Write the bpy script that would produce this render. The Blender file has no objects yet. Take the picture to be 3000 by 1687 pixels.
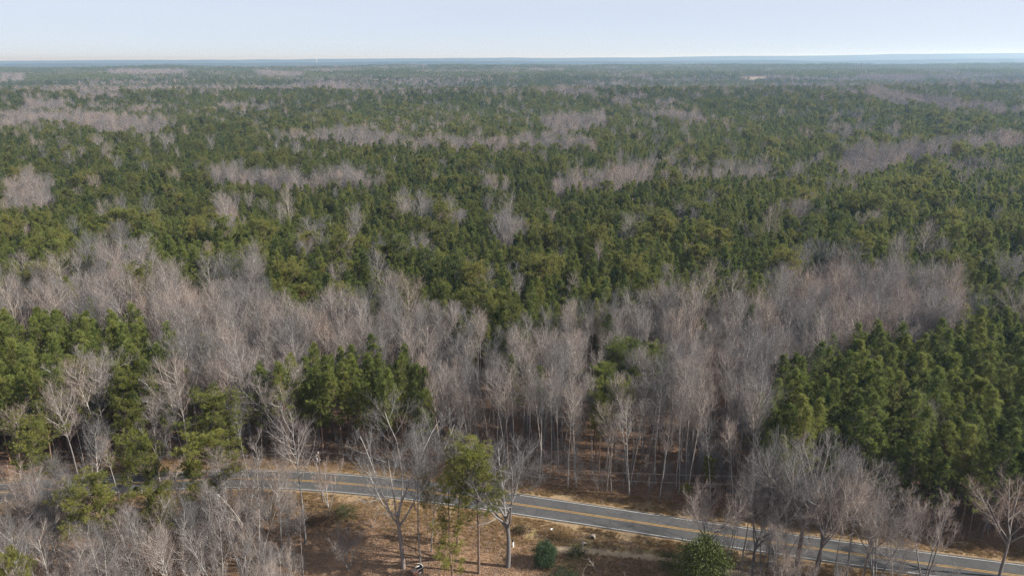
import bpy, math
import numpy as np
from mathutils import Matrix, Vector

R = math.radians
rng = np.random.default_rng(11)
SC = bpy.context.scene
COL = SC.collection

# ------------------------------------------------------------------ camera
CAM_H = 85.0
W, H = 3000.0, 1687.0
F = 1500.0 / math.tan(R(35.0))
PITCH, ROLL = R(17.4), R(0.22)
fw = np.array([0, math.cos(PITCH), -math.sin(PITCH)])
u0 = np.array([0, math.sin(PITCH), math.cos(PITCH)])
r0 = np.array([1.0, 0, 0])
rt = r0 * math.cos(ROLL) - u0 * math.sin(ROLL)
up = u0 * math.cos(ROLL) + r0 * math.sin(ROLL)
EYE = np.array([0, 0, CAM_H])
cd = bpy.data.cameras.new('camera')
cd.sensor_width = 36
cd.angle = R(70.0)
cd.clip_start, cd.clip_end = 0.5, 120000
cam = bpy.data.objects.new('camera', cd)
COL.objects.link(cam)
m = Matrix.Identity(4)
for i in range(3):
    m[i][0], m[i][1], m[i][2], m[i][3] = rt[i], up[i], -fw[i], EYE[i]
cam.matrix_world = m
SC.camera = cam

# ------------------------------------------------------------------ light
VEIL, VEILC = 0.80, (5.35, 5.72, 6.50)
SUN_EL, SUN_AZ = R(33), R(-9)          # azimuth measured from +X towards +Y
wd = bpy.data.worlds.new('World')
SC.world = wd
wd.use_nodes = True
nt = wd.node_tree
bg = nt.nodes['Background']
sk = nt.nodes.new('ShaderNodeTexSky')
sk.sky_type = 'NISHITA'
sk.sun_disc = False
sk.sun_elevation = SUN_EL
sk.sun_rotation = R(90) - SUN_AZ
sk.altitude = 100
sk.air_density, sk.dust_density, sk.ozone_density = 0.5, 0.1, 4.0
# thin, even winter cirrus veiling the blue
veil = nt.nodes.new('ShaderNodeMix'); veil.data_type = 'RGBA'
wtc, wn, wr = nt.nodes.new('ShaderNodeTexCoord'), nt.nodes.new('ShaderNodeTexNoise'), nt.nodes.new('ShaderNodeMapRange')
wm = nt.nodes.new('ShaderNodeMapping'); wm.inputs['Scale'].default_value = (1.0, 1.6, 9.0)
wn.inputs['Scale'].default_value, wn.inputs['Detail'].default_value = 1.5, 5
wr.inputs[1].default_value, wr.inputs[2].default_value, wr.inputs[3].default_value, wr.inputs[4].default_value = 0.25, 0.8, VEIL - 0.08, VEIL + 0.12
nt.links.new(wtc.outputs['Generated'], wm.inputs[0]); nt.links.new(wm.outputs[0], wn.inputs['Vector'])
nt.links.new(wn.outputs[0], wr.inputs[0]); nt.links.new(wr.outputs[0], veil.inputs[0])
nt.links.new(sk.outputs[0], veil.inputs[6]); veil.inputs[7].default_value = (*VEILC, 1)
nt.links.new(veil.outputs[2], bg.inputs[0])
bg.inputs[1].default_value = 0.07
sd = bpy.data.lights.new('sun', 'SUN')
sd.energy, sd.angle, sd.color = 5.0, R(0.55), (1.0, 0.955, 0.885)
sun = bpy.data.objects.new('sun', sd)
COL.objects.link(sun)
sdir = Vector((math.cos(SUN_EL) * math.cos(SUN_AZ), math.cos(SUN_EL) * math.sin(SUN_AZ), math.sin(SUN_EL)))
sun.rotation_euler = sdir.to_track_quat('Z', 'Y').to_euler()
sun.location = (300, -50, 300)
vs = SC.view_settings
vs.view_transform, vs.look = 'Standard', 'None'
vs.exposure, vs.gamma = 1.0, 1.0
cy = SC.cycles
cy.max_bounces, cy.diffuse_bounces, cy.glossy_bounces = 4, 3, 1
cy.transmission_bounces, cy.transparent_max_bounces, cy.volume_bounces = 2, 4, 0
cy.use_adaptive_sampling = False
cy.use_denoising = True
cy.denoising_prefilter = 'NONE'
cy.sample_clamp_indirect = 4
cy.sample_clamp_direct = 10
SC.render.filter_size = 0.9

# ------------------------------------------------------------------ helpers
def project(P):
    d = np.asarray(P, float) - EYE
    z = d @ fw
    return np.stack([W / 2 + F * (d @ rt) / z, H / 2 - F * (d @ up) / z, z], -1)

def at(px, py, z=0.0):
    """world point at height z seen at a photograph position"""
    d = fw * F + rt * (px - W / 2) - up * (py - H / 2)
    t = (z - CAM_H) / d[2]
    return EYE + d * t

def nrm(v):
    return v / np.maximum(np.linalg.norm(v, axis=-1, keepdims=True), 1e-9)

def inside(poly, x, y):
    n = len(poly)
    r = np.zeros(np.shape(x), bool)
    for i in range(n):
        x1, y1 = poly[i]
        x2, y2 = poly[(i + 1) % n]
        c = ((y1 > y) != (y2 > y)) & (x < (x2 - x1) * (y - y1) / ((y2 - y1) or 1e-9) + x1)
        r ^= c
    return r

_hash = np.random.default_rng(5).random((256, 256))
def vnoise(x, y, s):
    x, y = np.asarray(x) / s, np.asarray(y) / s
    xi, yi = np.floor(x).astype(int), np.floor(y).astype(int)
    fx, fy = x - xi, y - yi
    fx, fy = fx * fx * (3 - 2 * fx), fy * fy * (3 - 2 * fy)
    g = lambda a, b: _hash[a & 255, b & 255]
    return (g(xi, yi) * (1 - fx) + g(xi + 1, yi) * fx) * (1 - fy) + (g(xi, yi + 1) * (1 - fx) + g(xi + 1, yi + 1) * fx) * fy

def sstep(a, b, x):
    t = np.clip((x - a) / (b - a), 0, 1)
    return t * t * (3 - 2 * t)

class MB:
    """collects triangles / quads into one mesh"""
    def __init__(s):
        s.v, s.f3, s.f4, s.t3, s.m3, s.m4, s.tint = [], [], [], [], [], [], []
        s.n = 0
    def add(s, v, f3=None, f4=None, mat=0, tint=0.5):
        v = np.asarray(v, float).reshape(-1, 3)
        s.v.append(v)
        s.tint.append(np.broadcast_to(np.asarray(tint, float), (len(v),)))
        if f3 is not None and len(f3):
            f3 = np.asarray(f3, int); s.f3.append(f3 + s.n); s.m3.append(np.full(len(f3), mat))
        if f4 is not None and len(f4):
            f4 = np.asarray(f4, int); s.f4.append(f4 + s.n); s.m4.append(np.full(len(f4), mat))
        s.n += len(v)
    def join(s, o, M=None, dmat=0):
        """append another builder, transformed"""
        n0 = s.n
        for v, t in zip(o.v, o.tint):
            s.v.append(v if M is None else v @ M[:3, :3].T + M[:3, 3]); s.tint.append(t); s.n += len(v)
        s.f3 += [f + n0 for f in o.f3]; s.f4 += [f + n0 for f in o.f4]
        s.m3 += [a + dmat for a in o.m3]; s.m4 += [a + dmat for a in o.m4]
    def box(s, c, d, rz=0.0, mat=0, tint=0.5, M=None):
        q = np.array([[x, y, z] for z in (-.5, .5) for y in (-.5, .5) for x in (-.5, .5)]) * d
        if rz:
            cc, ss = math.cos(rz), math.sin(rz)
            q = q @ np.array([[cc, -ss, 0], [ss, cc, 0], [0, 0, 1]]).T
        q = q + np.asarray(c)
        s.add(q, None, [[0, 2, 3, 1], [4, 5, 7, 6], [0, 1, 5, 4], [2, 6, 7, 3], [0, 4, 6, 2], [1, 3, 7, 5]], mat, tint)
    def tubes(s, P, Rr, S, mat=0, tint=0.5, cap=False):
        """N polylines (N,K,3) with radii (N,K) as S-sided tubes"""
        P, Rr = np.asarray(P, float), np.asarray(Rr, float)
        N, K, _ = P.shape
        T = np.empty_like(P)
        T[:, 1:-1] = P[:, 2:] - P[:, :-2]
        T[:, 0], T[:, -1] = P[:, 1] - P[:, 0], P[:, -1] - P[:, -2]
        T = nrm(T)
        ref = np.where(np.abs(T[:, :1, 2:3]) > 0.8, np.array([[[1.0, 0, 0]]]), np.array([[[0, 0, 1.0]]]))
        A = nrm(np.cross(T, np.broadcast_to(ref, T.shape)))
        B = np.cross(T, A)
        an = np.arange(S) * 2 * math.pi / S
        V = P[:, :, None] + Rr[:, :, None, None] * (np.cos(an)[:, None] * A[:, :, None] + np.sin(an)[:, None] * B[:, :, None])
        idx = np.arange(N * K * S).reshape(N, K, S)
        a, b = idx[:, :-1], idx[:, 1:]
        f = np.stack([a, np.roll(a, -1, 2), np.roll(b, -1, 2), b], -1).reshape(-1, 4)
        tt = np.asarray(tint, float)
        if tt.ndim == 1 and len(tt) != N * K * S:
            tt = np.repeat(tt, K * S)
        s.add(V.reshape(-1, 3), None, f, mat, tt)
        if cap:
            for n in range(N):
                i0 = s.n
                s.add(np.concatenate([V[n, -1], P[n, -1:]]), [[k, (k + 1) % S, S] for k in range(S)], None, mat, 0.5)
    def spikes(s, A, B, r, mat=0, tint=0.5):
        """three-sided tapering twigs from A to B"""
        N = len(A)
        T = nrm(B - A)
        ref = np.where(np.abs(T[:, 2:3]) > 0.8, np.array([[1.0, 0, 0]]), np.array([[0, 0, 1.0]]))
        U = nrm(np.cross(T, ref)); Vv = np.cross(T, U)
        ring = [A + np.asarray(r)[:, None] * (math.cos(k * 2.0944) * U + math.sin(k * 2.0944) * Vv) for k in range(3)]
        V = np.stack(ring + [B], 1)
        i = np.arange(N)[:, None] * 4
        f = np.concatenate([i + np.array([[k, (k + 1) % 3, 3]]) for k in range(3)], 0)
        tt = np.asarray(tint, float)
        if tt.ndim == 1:
            tt = np.repeat(tt, 4)
        s.add(V.reshape(-1, 3), f, None, mat, tt)
    def mesh(s, name, mats, smooth=False):
        me = bpy.data.meshes.new(name)
        v = np.concatenate(s.v)
        f3 = np.concatenate(s.f3) if s.f3 else np.zeros((0, 3), int)
        f4 = np.concatenate(s.f4) if s.f4 else np.zeros((0, 4), int)
        mi = np.concatenate(s.m3 + s.m4) if (s.m3 or s.m4) else np.zeros(0, int)
        n3, n4 = len(f3), len(f4)
        me.vertices.add(len(v)); me.vertices.foreach_set('co', v.astype(np.float32).ravel())
        me.loops.add(n3 * 3 + n4 * 4)
        me.loops.foreach_set('vertex_index', np.concatenate([f3.ravel(), f4.ravel()]).astype(np.int32))
        me.polygons.add(n3 + n4)
        st = np.concatenate([np.arange(n3) * 3, n3 * 3 + np.arange(n4) * 4]).astype(np.int32)
        me.polygons.foreach_set('loop_start', st)
        me.polygons.foreach_set('material_index', mi.astype(np.int32))
        if smooth:
            me.polygons.foreach_set('use_smooth', np.ones(n3 + n4, bool))
        me.update(calc_edges=True)
        at_ = me.attributes.new('tint', 'FLOAT', 'POINT')
        at_.data.foreach_set('value', np.concatenate(s.tint).astype(np.float32))
        for mt in mats:
            me.materials.append(mt)
        return me

def link(name, me, parent=None, loc=None, rz=0.0):
    o = bpy.data.objects.new(name, me)
    COL.objects.link(o)
    if parent is not None:
        o.parent = parent
    if loc is not None:
        o.location = loc
    if rz:
        o.rotation_euler = (0, 0, rz)
    return o

def tag(o, label=None, cat=None, group=None, kind=None):
    if label: o['label'] = label
    if cat: o['category'] = cat
    if group: o['group'] = group
    if kind: o['kind'] = kind
    return o

# ------------------------------------------------------------------ materials
def mat(name):
    mt = bpy.data.materials.new(name)
    mt.use_nodes = True
    t = mt.node_tree
    b = t.nodes['Principled BSDF']
    b.inputs['Specular IOR Level'].default_value = 0.2
    b.inputs['Roughness'].default_value = 0.85
    return mt, t, b

def N(t, kind, **kw):
    n = t.nodes.new(kind)
    for k, v in kw.items():
        setattr(n, k, v)
    return n

def ramp(t, fac, stops):
    n = N(t, 'ShaderNodeValToRGB')
    e = n.color_ramp.elements
    while len(e) < len(stops):
        e.new(0.5)
    for q, (p, c) in zip(e, stops):
        q.position, q.color = p, (*c, 1)
    t.links.new(fac, n.inputs[0])
    return n.outputs[0]

def noise(t, scale, detail=3, rough=0.6, coord='Object', vec=None):
    n = N(t, 'ShaderNodeTexNoise')
    n.inputs['Scale'].default_value, n.inputs['Detail'].default_value, n.inputs['Roughness'].default_value = scale, detail, rough
    if vec is None:
        c = N(t, 'ShaderNodeTexCoord'); vec = c.outputs[coord]
    t.links.new(vec, n.inputs['Vector'])
    return n.outputs[0]

def mix(t, fac, a, b, mode='MIX'):
    n = N(t, 'ShaderNodeMix', data_type='RGBA', blend_type=mode)
    for sock, v in ((n.inputs[0], fac), (n.inputs[6], a), (n.inputs[7], b)):
        if hasattr(v, 'links'):
            t.links.new(v, sock)
        elif isinstance(v, (int, float)):
            sock.default_value = v
        else:
            sock.default_value = (*v, 1)
    return n.outputs[2]

def math_(t, op, a, b=0.0, c=None, clamp=False):
    n = N(t, 'ShaderNodeMath', operation=op, use_clamp=clamp)
    for i, v in enumerate((a, b) if c is None else (a, b, c)):
        if hasattr(v, 'links'):
            t.links.new(v, n.inputs[i])
        else:
            n.inputs[i].default_value = v
    return n.outputs[0]

def attr(t, name):
    n = N(t, 'ShaderNodeAttribute', attribute_name=name)
    return n.outputs['Fac']

def leafmat(name, dark, light, spread, trans=0.35, rough=0.6, spec=0.25):
    """two-sided foliage: colour runs over the clumps ('tint') and from tree to tree"""
    mt, t, b = mat(name)
    oi = N(t, 'ShaderNodeObjectInfo')
    st = N(t, 'ShaderNodeAttribute', attribute_name='stand_tone', attribute_type='INSTANCER')
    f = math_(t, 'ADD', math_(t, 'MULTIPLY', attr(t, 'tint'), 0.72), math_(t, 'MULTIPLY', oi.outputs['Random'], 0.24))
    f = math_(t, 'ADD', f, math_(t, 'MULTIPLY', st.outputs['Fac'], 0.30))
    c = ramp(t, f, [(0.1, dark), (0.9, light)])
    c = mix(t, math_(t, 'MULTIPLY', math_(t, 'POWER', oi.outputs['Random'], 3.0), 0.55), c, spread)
    t.links.new(c, b.inputs['Base Color'])
    b.inputs['Roughness'].default_value = rough
    b.inputs['Specular IOR Level'].default_value = spec
    tr = N(t, 'ShaderNodeBsdfTranslucent')
    t.links.new(c, tr.inputs[0])
    mx = N(t, 'ShaderNodeMixShader')
    mx.inputs[0].default_value = trans
    t.links.new(b.outputs[0], mx.inputs[1]); t.links.new(tr.outputs[0], mx.inputs[2])
    t.links.new(mx.outputs[0], t.nodes['Material Output'].inputs[0])
    return mt

def barkmat(name, a, b_, twig, nscale=1.6):
    """tint 0 = trunk and limbs, 1 = finest twigs"""
    mt, t, b = mat(name)
    oi = N(t, 'ShaderNodeObjectInfo')
    n1 = noise(t, nscale, 4, 0.7)
    c = ramp(t, n1, [(0.3, a), (0.72, b_)])
    c = mix(t, attr(t, 'tint'), c, twig)
    c = mix(t, math_(t, 'MULTIPLY', math_(t, 'POWER', oi.outputs['Random'], 2.0), 0.5), c, mix(t, 0.5, c, (0.17, 0.122, 0.09)))
    hsv = N(t, 'ShaderNodeHueSaturation')
    t.links.new(math_(t, 'MULTIPLY_ADD', oi.outputs['Random'], 0.7, 0.62), hsv.inputs['Value'])
    t.links.new(math_(t, 'MULTIPLY_ADD', oi.outputs['Random'], 1.1, 0.5), hsv.inputs['Saturation'])
    t.links.new(c, hsv.inputs['Color'])
    t.links.new(hsv.outputs[0], b.inputs['Base Color'])
    b.inputs['Roughness'].default_value = 0.9
    b.inputs['Specular IOR Level'].default_value = 0.1
    return mt

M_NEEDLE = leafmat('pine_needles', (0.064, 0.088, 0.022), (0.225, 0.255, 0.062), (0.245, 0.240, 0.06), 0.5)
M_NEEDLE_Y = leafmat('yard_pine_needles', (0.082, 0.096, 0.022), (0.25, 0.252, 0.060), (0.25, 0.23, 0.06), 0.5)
M_PBARK = barkmat('pine_bark', (0.10, 0.075, 0.062), (0.22, 0.17, 0.14), (0.15, 0.11, 0.09))
M_BARK = barkmat('grey_bark', (0.19, 0.178, 0.165), (0.50, 0.475, 0.445), (0.160, 0.138, 0.130))
M_HOLLY = leafmat('evergreen_leaves', (0.014, 0.028, 0.010), (0.075, 0.092, 0.024), (0.08, 0.09, 0.02), 0.15, 0.6, 0.2)
M_BUSH = leafmat('bush_leaves', (0.022, 0.045, 0.020), (0.085, 0.120, 0.050), (0.08, 0.11, 0.05), 0.25)
M_BRAMBLE = leafmat('bramble_leaves', (0.045, 0.030, 0.020), (0.17, 0.10, 0.06), (0.08, 0.09, 0.03), 0.2)
M_GRASS = leafmat('dry_grass', (0.17, 0.105, 0.05), (0.42, 0.30, 0.15), (0.30, 0.19, 0.08), 0.3)

def plainmat(name, c, var=0.25, scale=3.0, rough=0.8, spec=0.2, bump=0.0):
    mt, t, b = mat(name)
    n = noise(t, scale, 5, 0.65)
    lo = tuple(x * (1 - var) for x in c); hi = tuple(min(1, x * (1 + var)) for x in c)
    t.links.new(ramp(t, n, [(0.3, lo), (0.7, hi)]), b.inputs['Base Color'])
    b.inputs['Roughness'].default_value = rough
    b.inputs['Specular IOR Level'].default_value = spec
    if bump:
        bn = N(t, 'ShaderNodeBump'); bn.inputs['Strength'].default_value = bump
        t.links.new(n, bn.inputs['Height']); t.links.new(bn.outputs[0], b.inputs['Normal'])
    return mt

M_POLE = plainmat('weathered_pole', (0.13, 0.10, 0.085), 0.3, 2.5)
M_WHITE = plainmat('weathered_white_paint', (0.72, 0.70, 0.66), 0.15, 4)
M_DARK = plainmat('dark_panel_and_bore_shade', (0.025, 0.026, 0.030), 0.4, 4, 0.6)
M_REDWOOD = plainmat('reddish_boards', (0.30, 0.13, 0.085), 0.3, 5)
M_GREYWOOD = plainmat('faded_boards', (0.30, 0.22, 0.18), 0.3, 5)
M_CONC = plainmat('old_concrete', (0.34, 0.30, 0.25), 0.3, 5)
M_WIRE = plainmat('aluminium_wire', (0.22, 0.215, 0.21), 0.1, 2, 0.6, 0.2)
M_TANK = plainmat('tank_paint', (0.82, 0.82, 0.80), 0.05, 0.05)
M_PORC = plainmat('porcelain', (0.66, 0.66, 0.64), 0.1, 4, 0.4, 0.4)
M_CAN = plainmat('transformer_paint', (0.30, 0.31, 0.31), 0.1, 4, 0.6, 0.2)

def linemat(name, c, asphalt=(0.07, 0.07, 0.07), thr=(0.34, 0.46)):
    mt, t, b = mat(name)
    n = noise(t, 2.2, 6, 0.75)
    t.links.new(ramp(t, n, [(thr[0], tuple(0.35 * x + 0.65 * y for x, y in zip(c, asphalt))), (thr[1], c)]), b.inputs['Base Color'])
    b.inputs['Roughness'].default_value = 0.7
    return mt
M_YELLOW = linemat('yellow_line_paint', (0.46, 0.26, 0.05))
M_LINE = linemat('white_line_paint', (0.50, 0.49, 0.46))

# ------------------------------------------------------------------ road plan
YEL = [(560, 1404), (662, 1403.5), (830, 1406), (1000, 1415), (1137, 1425), (1270, 1441), (1397, 1459.5), (1517, 1476), (1704, 1505), (1911, 1536), (2124, 1567), (2310, 1594), (2476, 1617), (2662, 1642), (2828, 1665), (2994, 1687)]
pts = np.array([at(x, y, 0.05)[:2] for x, y in YEL])
pts = pts[np.argsort(pts[:, 0])]
cf = np.polyfit(pts[:, 0], pts[:, 1], 4)
X0, X1 = pts[0, 0], pts[-1, 0]
def road_y(x):
    x = np.asarray(x, float)
    xc = np.clip(x, X0, X1)
    d = np.polyval(np.polyder(cf), xc)
    return np.polyval(cf, xc) + d * (x - xc) - np.where(x < X0, 0.0009 * (x - xc) ** 2, 0)
rx = np.arange(-420, 520, 1.5)
RC = np.stack([rx, road_y(rx)], -1)
RT = nrm(np.gradient(RC, axis=0))
RNm = np.stack([-RT[:, 1], RT[:, 0]], -1)          # towards the far side

def road_off(x, y):
    """signed distance from the centre line (+ = far side)"""
    d = np.polyval(np.polyder(cf), np.clip(x, X0, X1))
    return (y - road_y(x)) / np.sqrt(1 + d * d)

DITCH = np.array([at(x, y)[:2] for x, y in [(1570, 1568), (1640, 1580), (1715, 1592), (1760, 1606), (1830, 1611), (1900, 1618), (1990, 1628), (2100, 1640), (2300, 1672)]])
PATH = np.array([at(x, y)[:2] for x, y in [(1640, 1606), (1700, 1606), (1800, 1616), (1900, 1627), (2000, 1645), (2120, 1672), (2300, 1710)]])
def seg_dist(L, x, y):
    best = np.full(np.shape(x), 1e9)
    for a, b in zip(L[:-1], L[1:]):
        d = b - a
        t = np.clip(((x - a[0]) * d[0] + (y - a[1]) * d[1]) / (d @ d), 0, 1)
        best = np.minimum(best, np.hypot(x - a[0] - t * d[0], y - a[1] - t * d[1]))
    return best

# ------------------------------------------------------------------ terrain
def g(x, c, w):
    return np.exp(-((x - c) / w) ** 2)
def terrain(x, y):
    x, y = np.asarray(x, float), np.asarray(y, float)
    near = sstep(170, 420, np.hypot(x, y - 60))
    z = near * ((vnoise(x * 0.5, y, 260) - 0.5) * 13 + (vnoise(x + 900, y, 90) - 0.5) * 2.5)
    z = z + near * 13 * g(y - 0.06 * x, 1380, 300) * (0.55 + 0.45 * sstep(-500, 500, x))
    z = z - near * 13 * g(y + 0.10 * x, 2050, 380)
    z = z + 12 * g(y, 2900, 500) * sstep(2200, 2800, y) * (0.6 + 0.8 * vnoise(x, y * 0.3, 700))
    z = z + 23 * g(y, 4500, 800) * (0.80 + 0.45 * vnoise(x + 300, y * 0.2, 900))
    far = sstep(5300, 7600, y)
    z = z - 24 * far + far * (vnoise(x, y, 1500) - 0.5) * 16
    z = z + 84 * g(y, 9600, 1300) * (0.62 + 0.30 * vnoise(x, 7.0, 2600) + 0.18 * vnoise(x + 500, 3.0, 900)) * (0.96 + 0.22 * sstep(-4000, 7000, x))
    z = z + 122 * g(y, 14500, 1900) * (0.80 + 0.22 * vnoise(x + 2000, 3.0, 4200) + 0.07 * vnoise(x, 9.0, 1100)) * (0.92 + 0.54 * sstep(-5000, 11000, x))
    # roadside ditch, small dips in the yard
    sel = (np.abs(x) < 260) & (y > 60) & (y < 260)
    if np.any(sel):
        xs, ys = np.where(sel, x, 0), np.where(sel, y, 120)
        off = road_off(xs, ys)
        yard = sstep(5, 12, np.abs(off))
        z = z + np.where(sel, yard * (1 - near) * ((vnoise(xs, ys, 14) - 0.5) * 0.7 + (vnoise(xs, ys, 4.0) - 0.5) * 0.22), 0)
        z = z - np.where(sel, 0.75 * np.exp(-(seg_dist(DITCH, xs, ys) / 0.7) ** 2), 0)
        z = z - np.where(sel, 0.30 * np.exp(-((np.abs(off) - 6.0) / 1.2) ** 2), 0)
    return z

def lines(spec):
    out = [spec[0][0]]
    for a, b, s in spec:
        n = max(1, int(round((b - a) / s)))
        out += list(a + (b - a) * (np.arange(n) + 1) / n)
    return np.array(out)
gx = lines([(-40000, -8000, 2000), (-8000, -2500, 200), (-2500, -600, 40), (-600, -115, 8), (-115, 125, 0.8), (125, 600, 8), (600, 2500, 40), (2500, 8000, 200), (8000, 40000, 2000)])
gy = lines([(-4000, -200, 400), (-200, 76, 12), (76, 172, 0.8), (172, 300, 3), (300, 1200, 15), (1200, 6000, 50), (6000, 14000, 180), (14000, 40000, 500)])
GX, GY = np.meshgrid(gx, gy, indexing='xy')
GZ = terrain(GX, GY)
ny, nx = GX.shape
idx = np.arange(ny * nx).reshape(ny, nx)
gb = MB()
gb.add(np.stack([GX, GY, GZ], -1), None, np.stack([idx[:-1, :-1], idx[:-1, 1:], idx[1:, 1:], idx[1:, :-1]], -1).reshape(-1, 4))
gm, t, b = mat('ground_cover')
tc = N(t, 'ShaderNodeTexCoord'); vec = tc.outputs['Object']
n_big, n_mid, n_fine = noise(t, 0.06, 4, 0.6, vec=vec), noise(t, 0.5, 5, 0.7, vec=vec), noise(t, 3.5, 4, 0.75, vec=vec)
c = ramp(t, n_fine, [(0.28, (0.060, 0.038, 0.027)), (0.5, (0.145, 0.090, 0.058)), (0.75, (0.255, 0.168, 0.108))])
c2 = ramp(t, n_fine, [(0.28, (0.105, 0.066, 0.041)), (0.5, (0.225, 0.142, 0.088)), (0.75, (0.36, 0.250, 0.165))])
c3 = ramp(t, n_fine, [(0.25, (0.15, 0.102, 0.056)), (0.5, (0.265, 0.186, 0.108)), (0.78, (0.39, 0.295, 0.185))])
c4 = ramp(t, n_fine, [(0.25, (0.26, 0.19, 0.12)), (0.75, (0.42, 0.33, 0.23))])
def soft(a, lo=0.25, hi=0.75):
    s = math_(t, 'ADD', attr(t, a), math_(t, 'MULTIPLY_ADD', n_mid, 0.9, -0.45))
    r_ = N(t, 'ShaderNodeMapRange', interpolation_type='SMOOTHSTEP')
    r_.inputs[1].default_value, r_.inputs[2].default_value = lo, hi
    t.links.new(s, r_.inputs[0])
    return r_.outputs[0]
c2 = mix(t, 0.8, c2, ramp(t, n_mid, [(0.32, (0.55, 0.50, 0.46)), (0.55, (1.0, 1.0, 1.0)), (0.72, (1.22, 1.16, 1.05))]), 'MULTIPLY')
c = mix(t, soft('yard'), c, c2)
c = mix(t, soft('verge'), c, c3)
c = mix(t, math_(t, 'MULTIPLY', soft('moss', 0.5, 0.95), 0.6), c, (0.16, 0.16, 0.045))
c = mix(t, soft('path'), c, c4)
far_c = ramp(t, noise(t, 0.006, 6, 0.65, vec=vec), [(0.38, (0.022, 0.032, 0.016)), (0.56, (0.04, 0.05, 0.026)), (0.68, (0.11, 0.095, 0.08))])
c = mix(t, attr(t, 'wooded'), c, far_c)
c = mix(t, attr(t, 'field'), c, (0.21, 0.17, 0.135))
c = mix(t, 0.30, c, ramp(t, n_big, [(0.3, (0.5, 0.5, 0.5)), (0.7, (1, 1, 1))]), 'MULTIPLY')
t.links.new(c, b.inputs['Base Color'])
b.inputs['Roughness'].default_value = 0.95
b.inputs['Specular IOR Level'].default_value = 0.05
bn = N(t, 'ShaderNodeBump'); bn.inputs['Strength'].default_value = 0.7; bn.inputs['Distance'].default_value = 0.12
t.links.new(n_fine, bn.inputs['Height']); t.links.new(bn.outputs[0], b.inputs['Normal'])
gme = gb.mesh('ground', [gm], True)
OFF = road_off(GX, GY)
nearm = ((GY > 60) & (GY < 260) & (np.abs(GX) < 330)).astype(float)
wob = (vnoise(GX, GY, 9) - 0.5) * 3.0
verge = np.where(OFF > 0, 1 - sstep(4.2, 7.8, OFF + wob * 0.8), 1 - sstep(6.0, 12.5, -OFF + wob)) * nearm
YARD = [at(x, y)[:2] for x, y in [(900, 1480), (1200, 1480), (1560, 1530), (1700, 1600), (1660, 1687), (1700, 1800), (700, 1800), (780, 1600)]]
yard = inside(YARD, GX, GY) * 1.0 * nearm
near_side = (OFF < 0) * nearm * 0.55
yard = np.maximum(yard, near_side)
path = (1 - sstep(0.5, 2.0, seg_dist(PATH, GX, GY))) * nearm
moss = np.clip((1 - sstep(1.0, 5.0, seg_dist(DITCH, GX, GY))) * 0.7 + verge * 0.18 * vnoise(GX + 50, GY, 12), 0, 1) * nearm
FIELD = [(1835, 188), (1890, 184), (1960, 184), (1985, 187), (1890, 192)]
fxy = [at(x / .85867, y / .85867, 30)[:2] for x, y in FIELD]
field = inside(fxy, GX, GY) * 1.0
wooded = sstep(5200, 6200, GY)
for nme, a in (('verge', verge), ('yard', yard), ('path', path), ('moss', moss), ('field', field), ('wooded', wooded)):
    q = gme.attributes.new(nme, 'FLOAT', 'POINT'); q.data.foreach_set('value', a.astype(np.float32).ravel())
ground = tag(link('ground', gme), kind='structure')

# ------------------------------------------------------------------ road
def ribbon(o0, o1, z, mb, x0=-400, x1=500, ragged=0.0):
    s = (rx >= x0) & (rx <= x1)
    C, Nn = RC[s], RNm[s]
    n = len(C)
    e = (vnoise(C[:, 0], C[:, 1], 1.7) - 0.5) * ragged
    e2 = (vnoise(C[:, 0] + 77, C[:, 1], 1.9) - 0.5) * ragged
    A = np.c_[C + Nn * (o0 + e)[:, None] if ragged else C + Nn * o0, np.full(n, z)]
    B = np.c_[C + Nn * (o1 + e2)[:, None] if ragged else C + Nn * o1, np.full(n, z)]
    i = np.arange(n - 1)
    mb.add(np.concatenate([A, B]), None, np.stack([i, i + n, i + n + 1, i + 1], -1)[:, ::-1])
am, t, b = mat('asphalt')
n1, n2 = noise(t, 0.35, 5, 0.7), noise(t, 7.0, 4, 0.8)
c = mix(t, 0.5, ramp(t, n1, [(0.3, (0.060, 0.060, 0.060)), (0.7, (0.092, 0.091, 0.089))]), ramp(t, n2, [(0.3, (0.048, 0.048, 0.048)), (0.72, (0.115, 0.113, 0.110))]))
tr = attr(t, 'tint')
c = mix(t, math_(t, 'MULTIPLY', tr, 0.35), c, (0.075, 0.075, 0.078))
crk = N(t, 'ShaderNodeTexVoronoi', feature='DISTANCE_TO_EDGE'); crk.inputs['Scale'].default_value = 0.42
tcr = N(t, 'ShaderNodeTexCoord'); wv = N(t, 'ShaderNodeVectorMath', operation='ADD')
nz = N(t, 'ShaderNodeTexNoise'); nz.inputs['Scale'].default_value = 0.8; nz.inputs['Detail'].default_value = 4
t.links.new(tcr.outputs['Object'], nz.inputs['Vector']); t.links.new(tcr.outputs['Object'], wv.inputs[0]); t.links.new(nz.outputs[1], wv.inputs[1])
t.links.new(wv.outputs[0], crk.inputs['Vector'])
cr_ = ramp(t, crk.outputs['Distance'], [(0.0, (0.55, 0.55, 0.55)), (0.05, (1, 1, 1))])
c = mix(t, 0.55, c, cr_, 'MULTIPLY')
c = mix(t, 0.6, c, ramp(t, noise(t, 0.13, 5, 0.75), [(0.35, (0.72, 0.72, 0.73)), (0.65, (1.15, 1.13, 1.10))]), 'MULTIPLY')
t.links.new(c, b.inputs['Base Color']); b.inputs['Roughness'].default_value = 0.9; b.inputs['Specular IOR Level'].default_value = 0.1
rb = MB()
ribbon(-3.62, 3.62, 0.055, rb, ragged=0.30)
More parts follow.
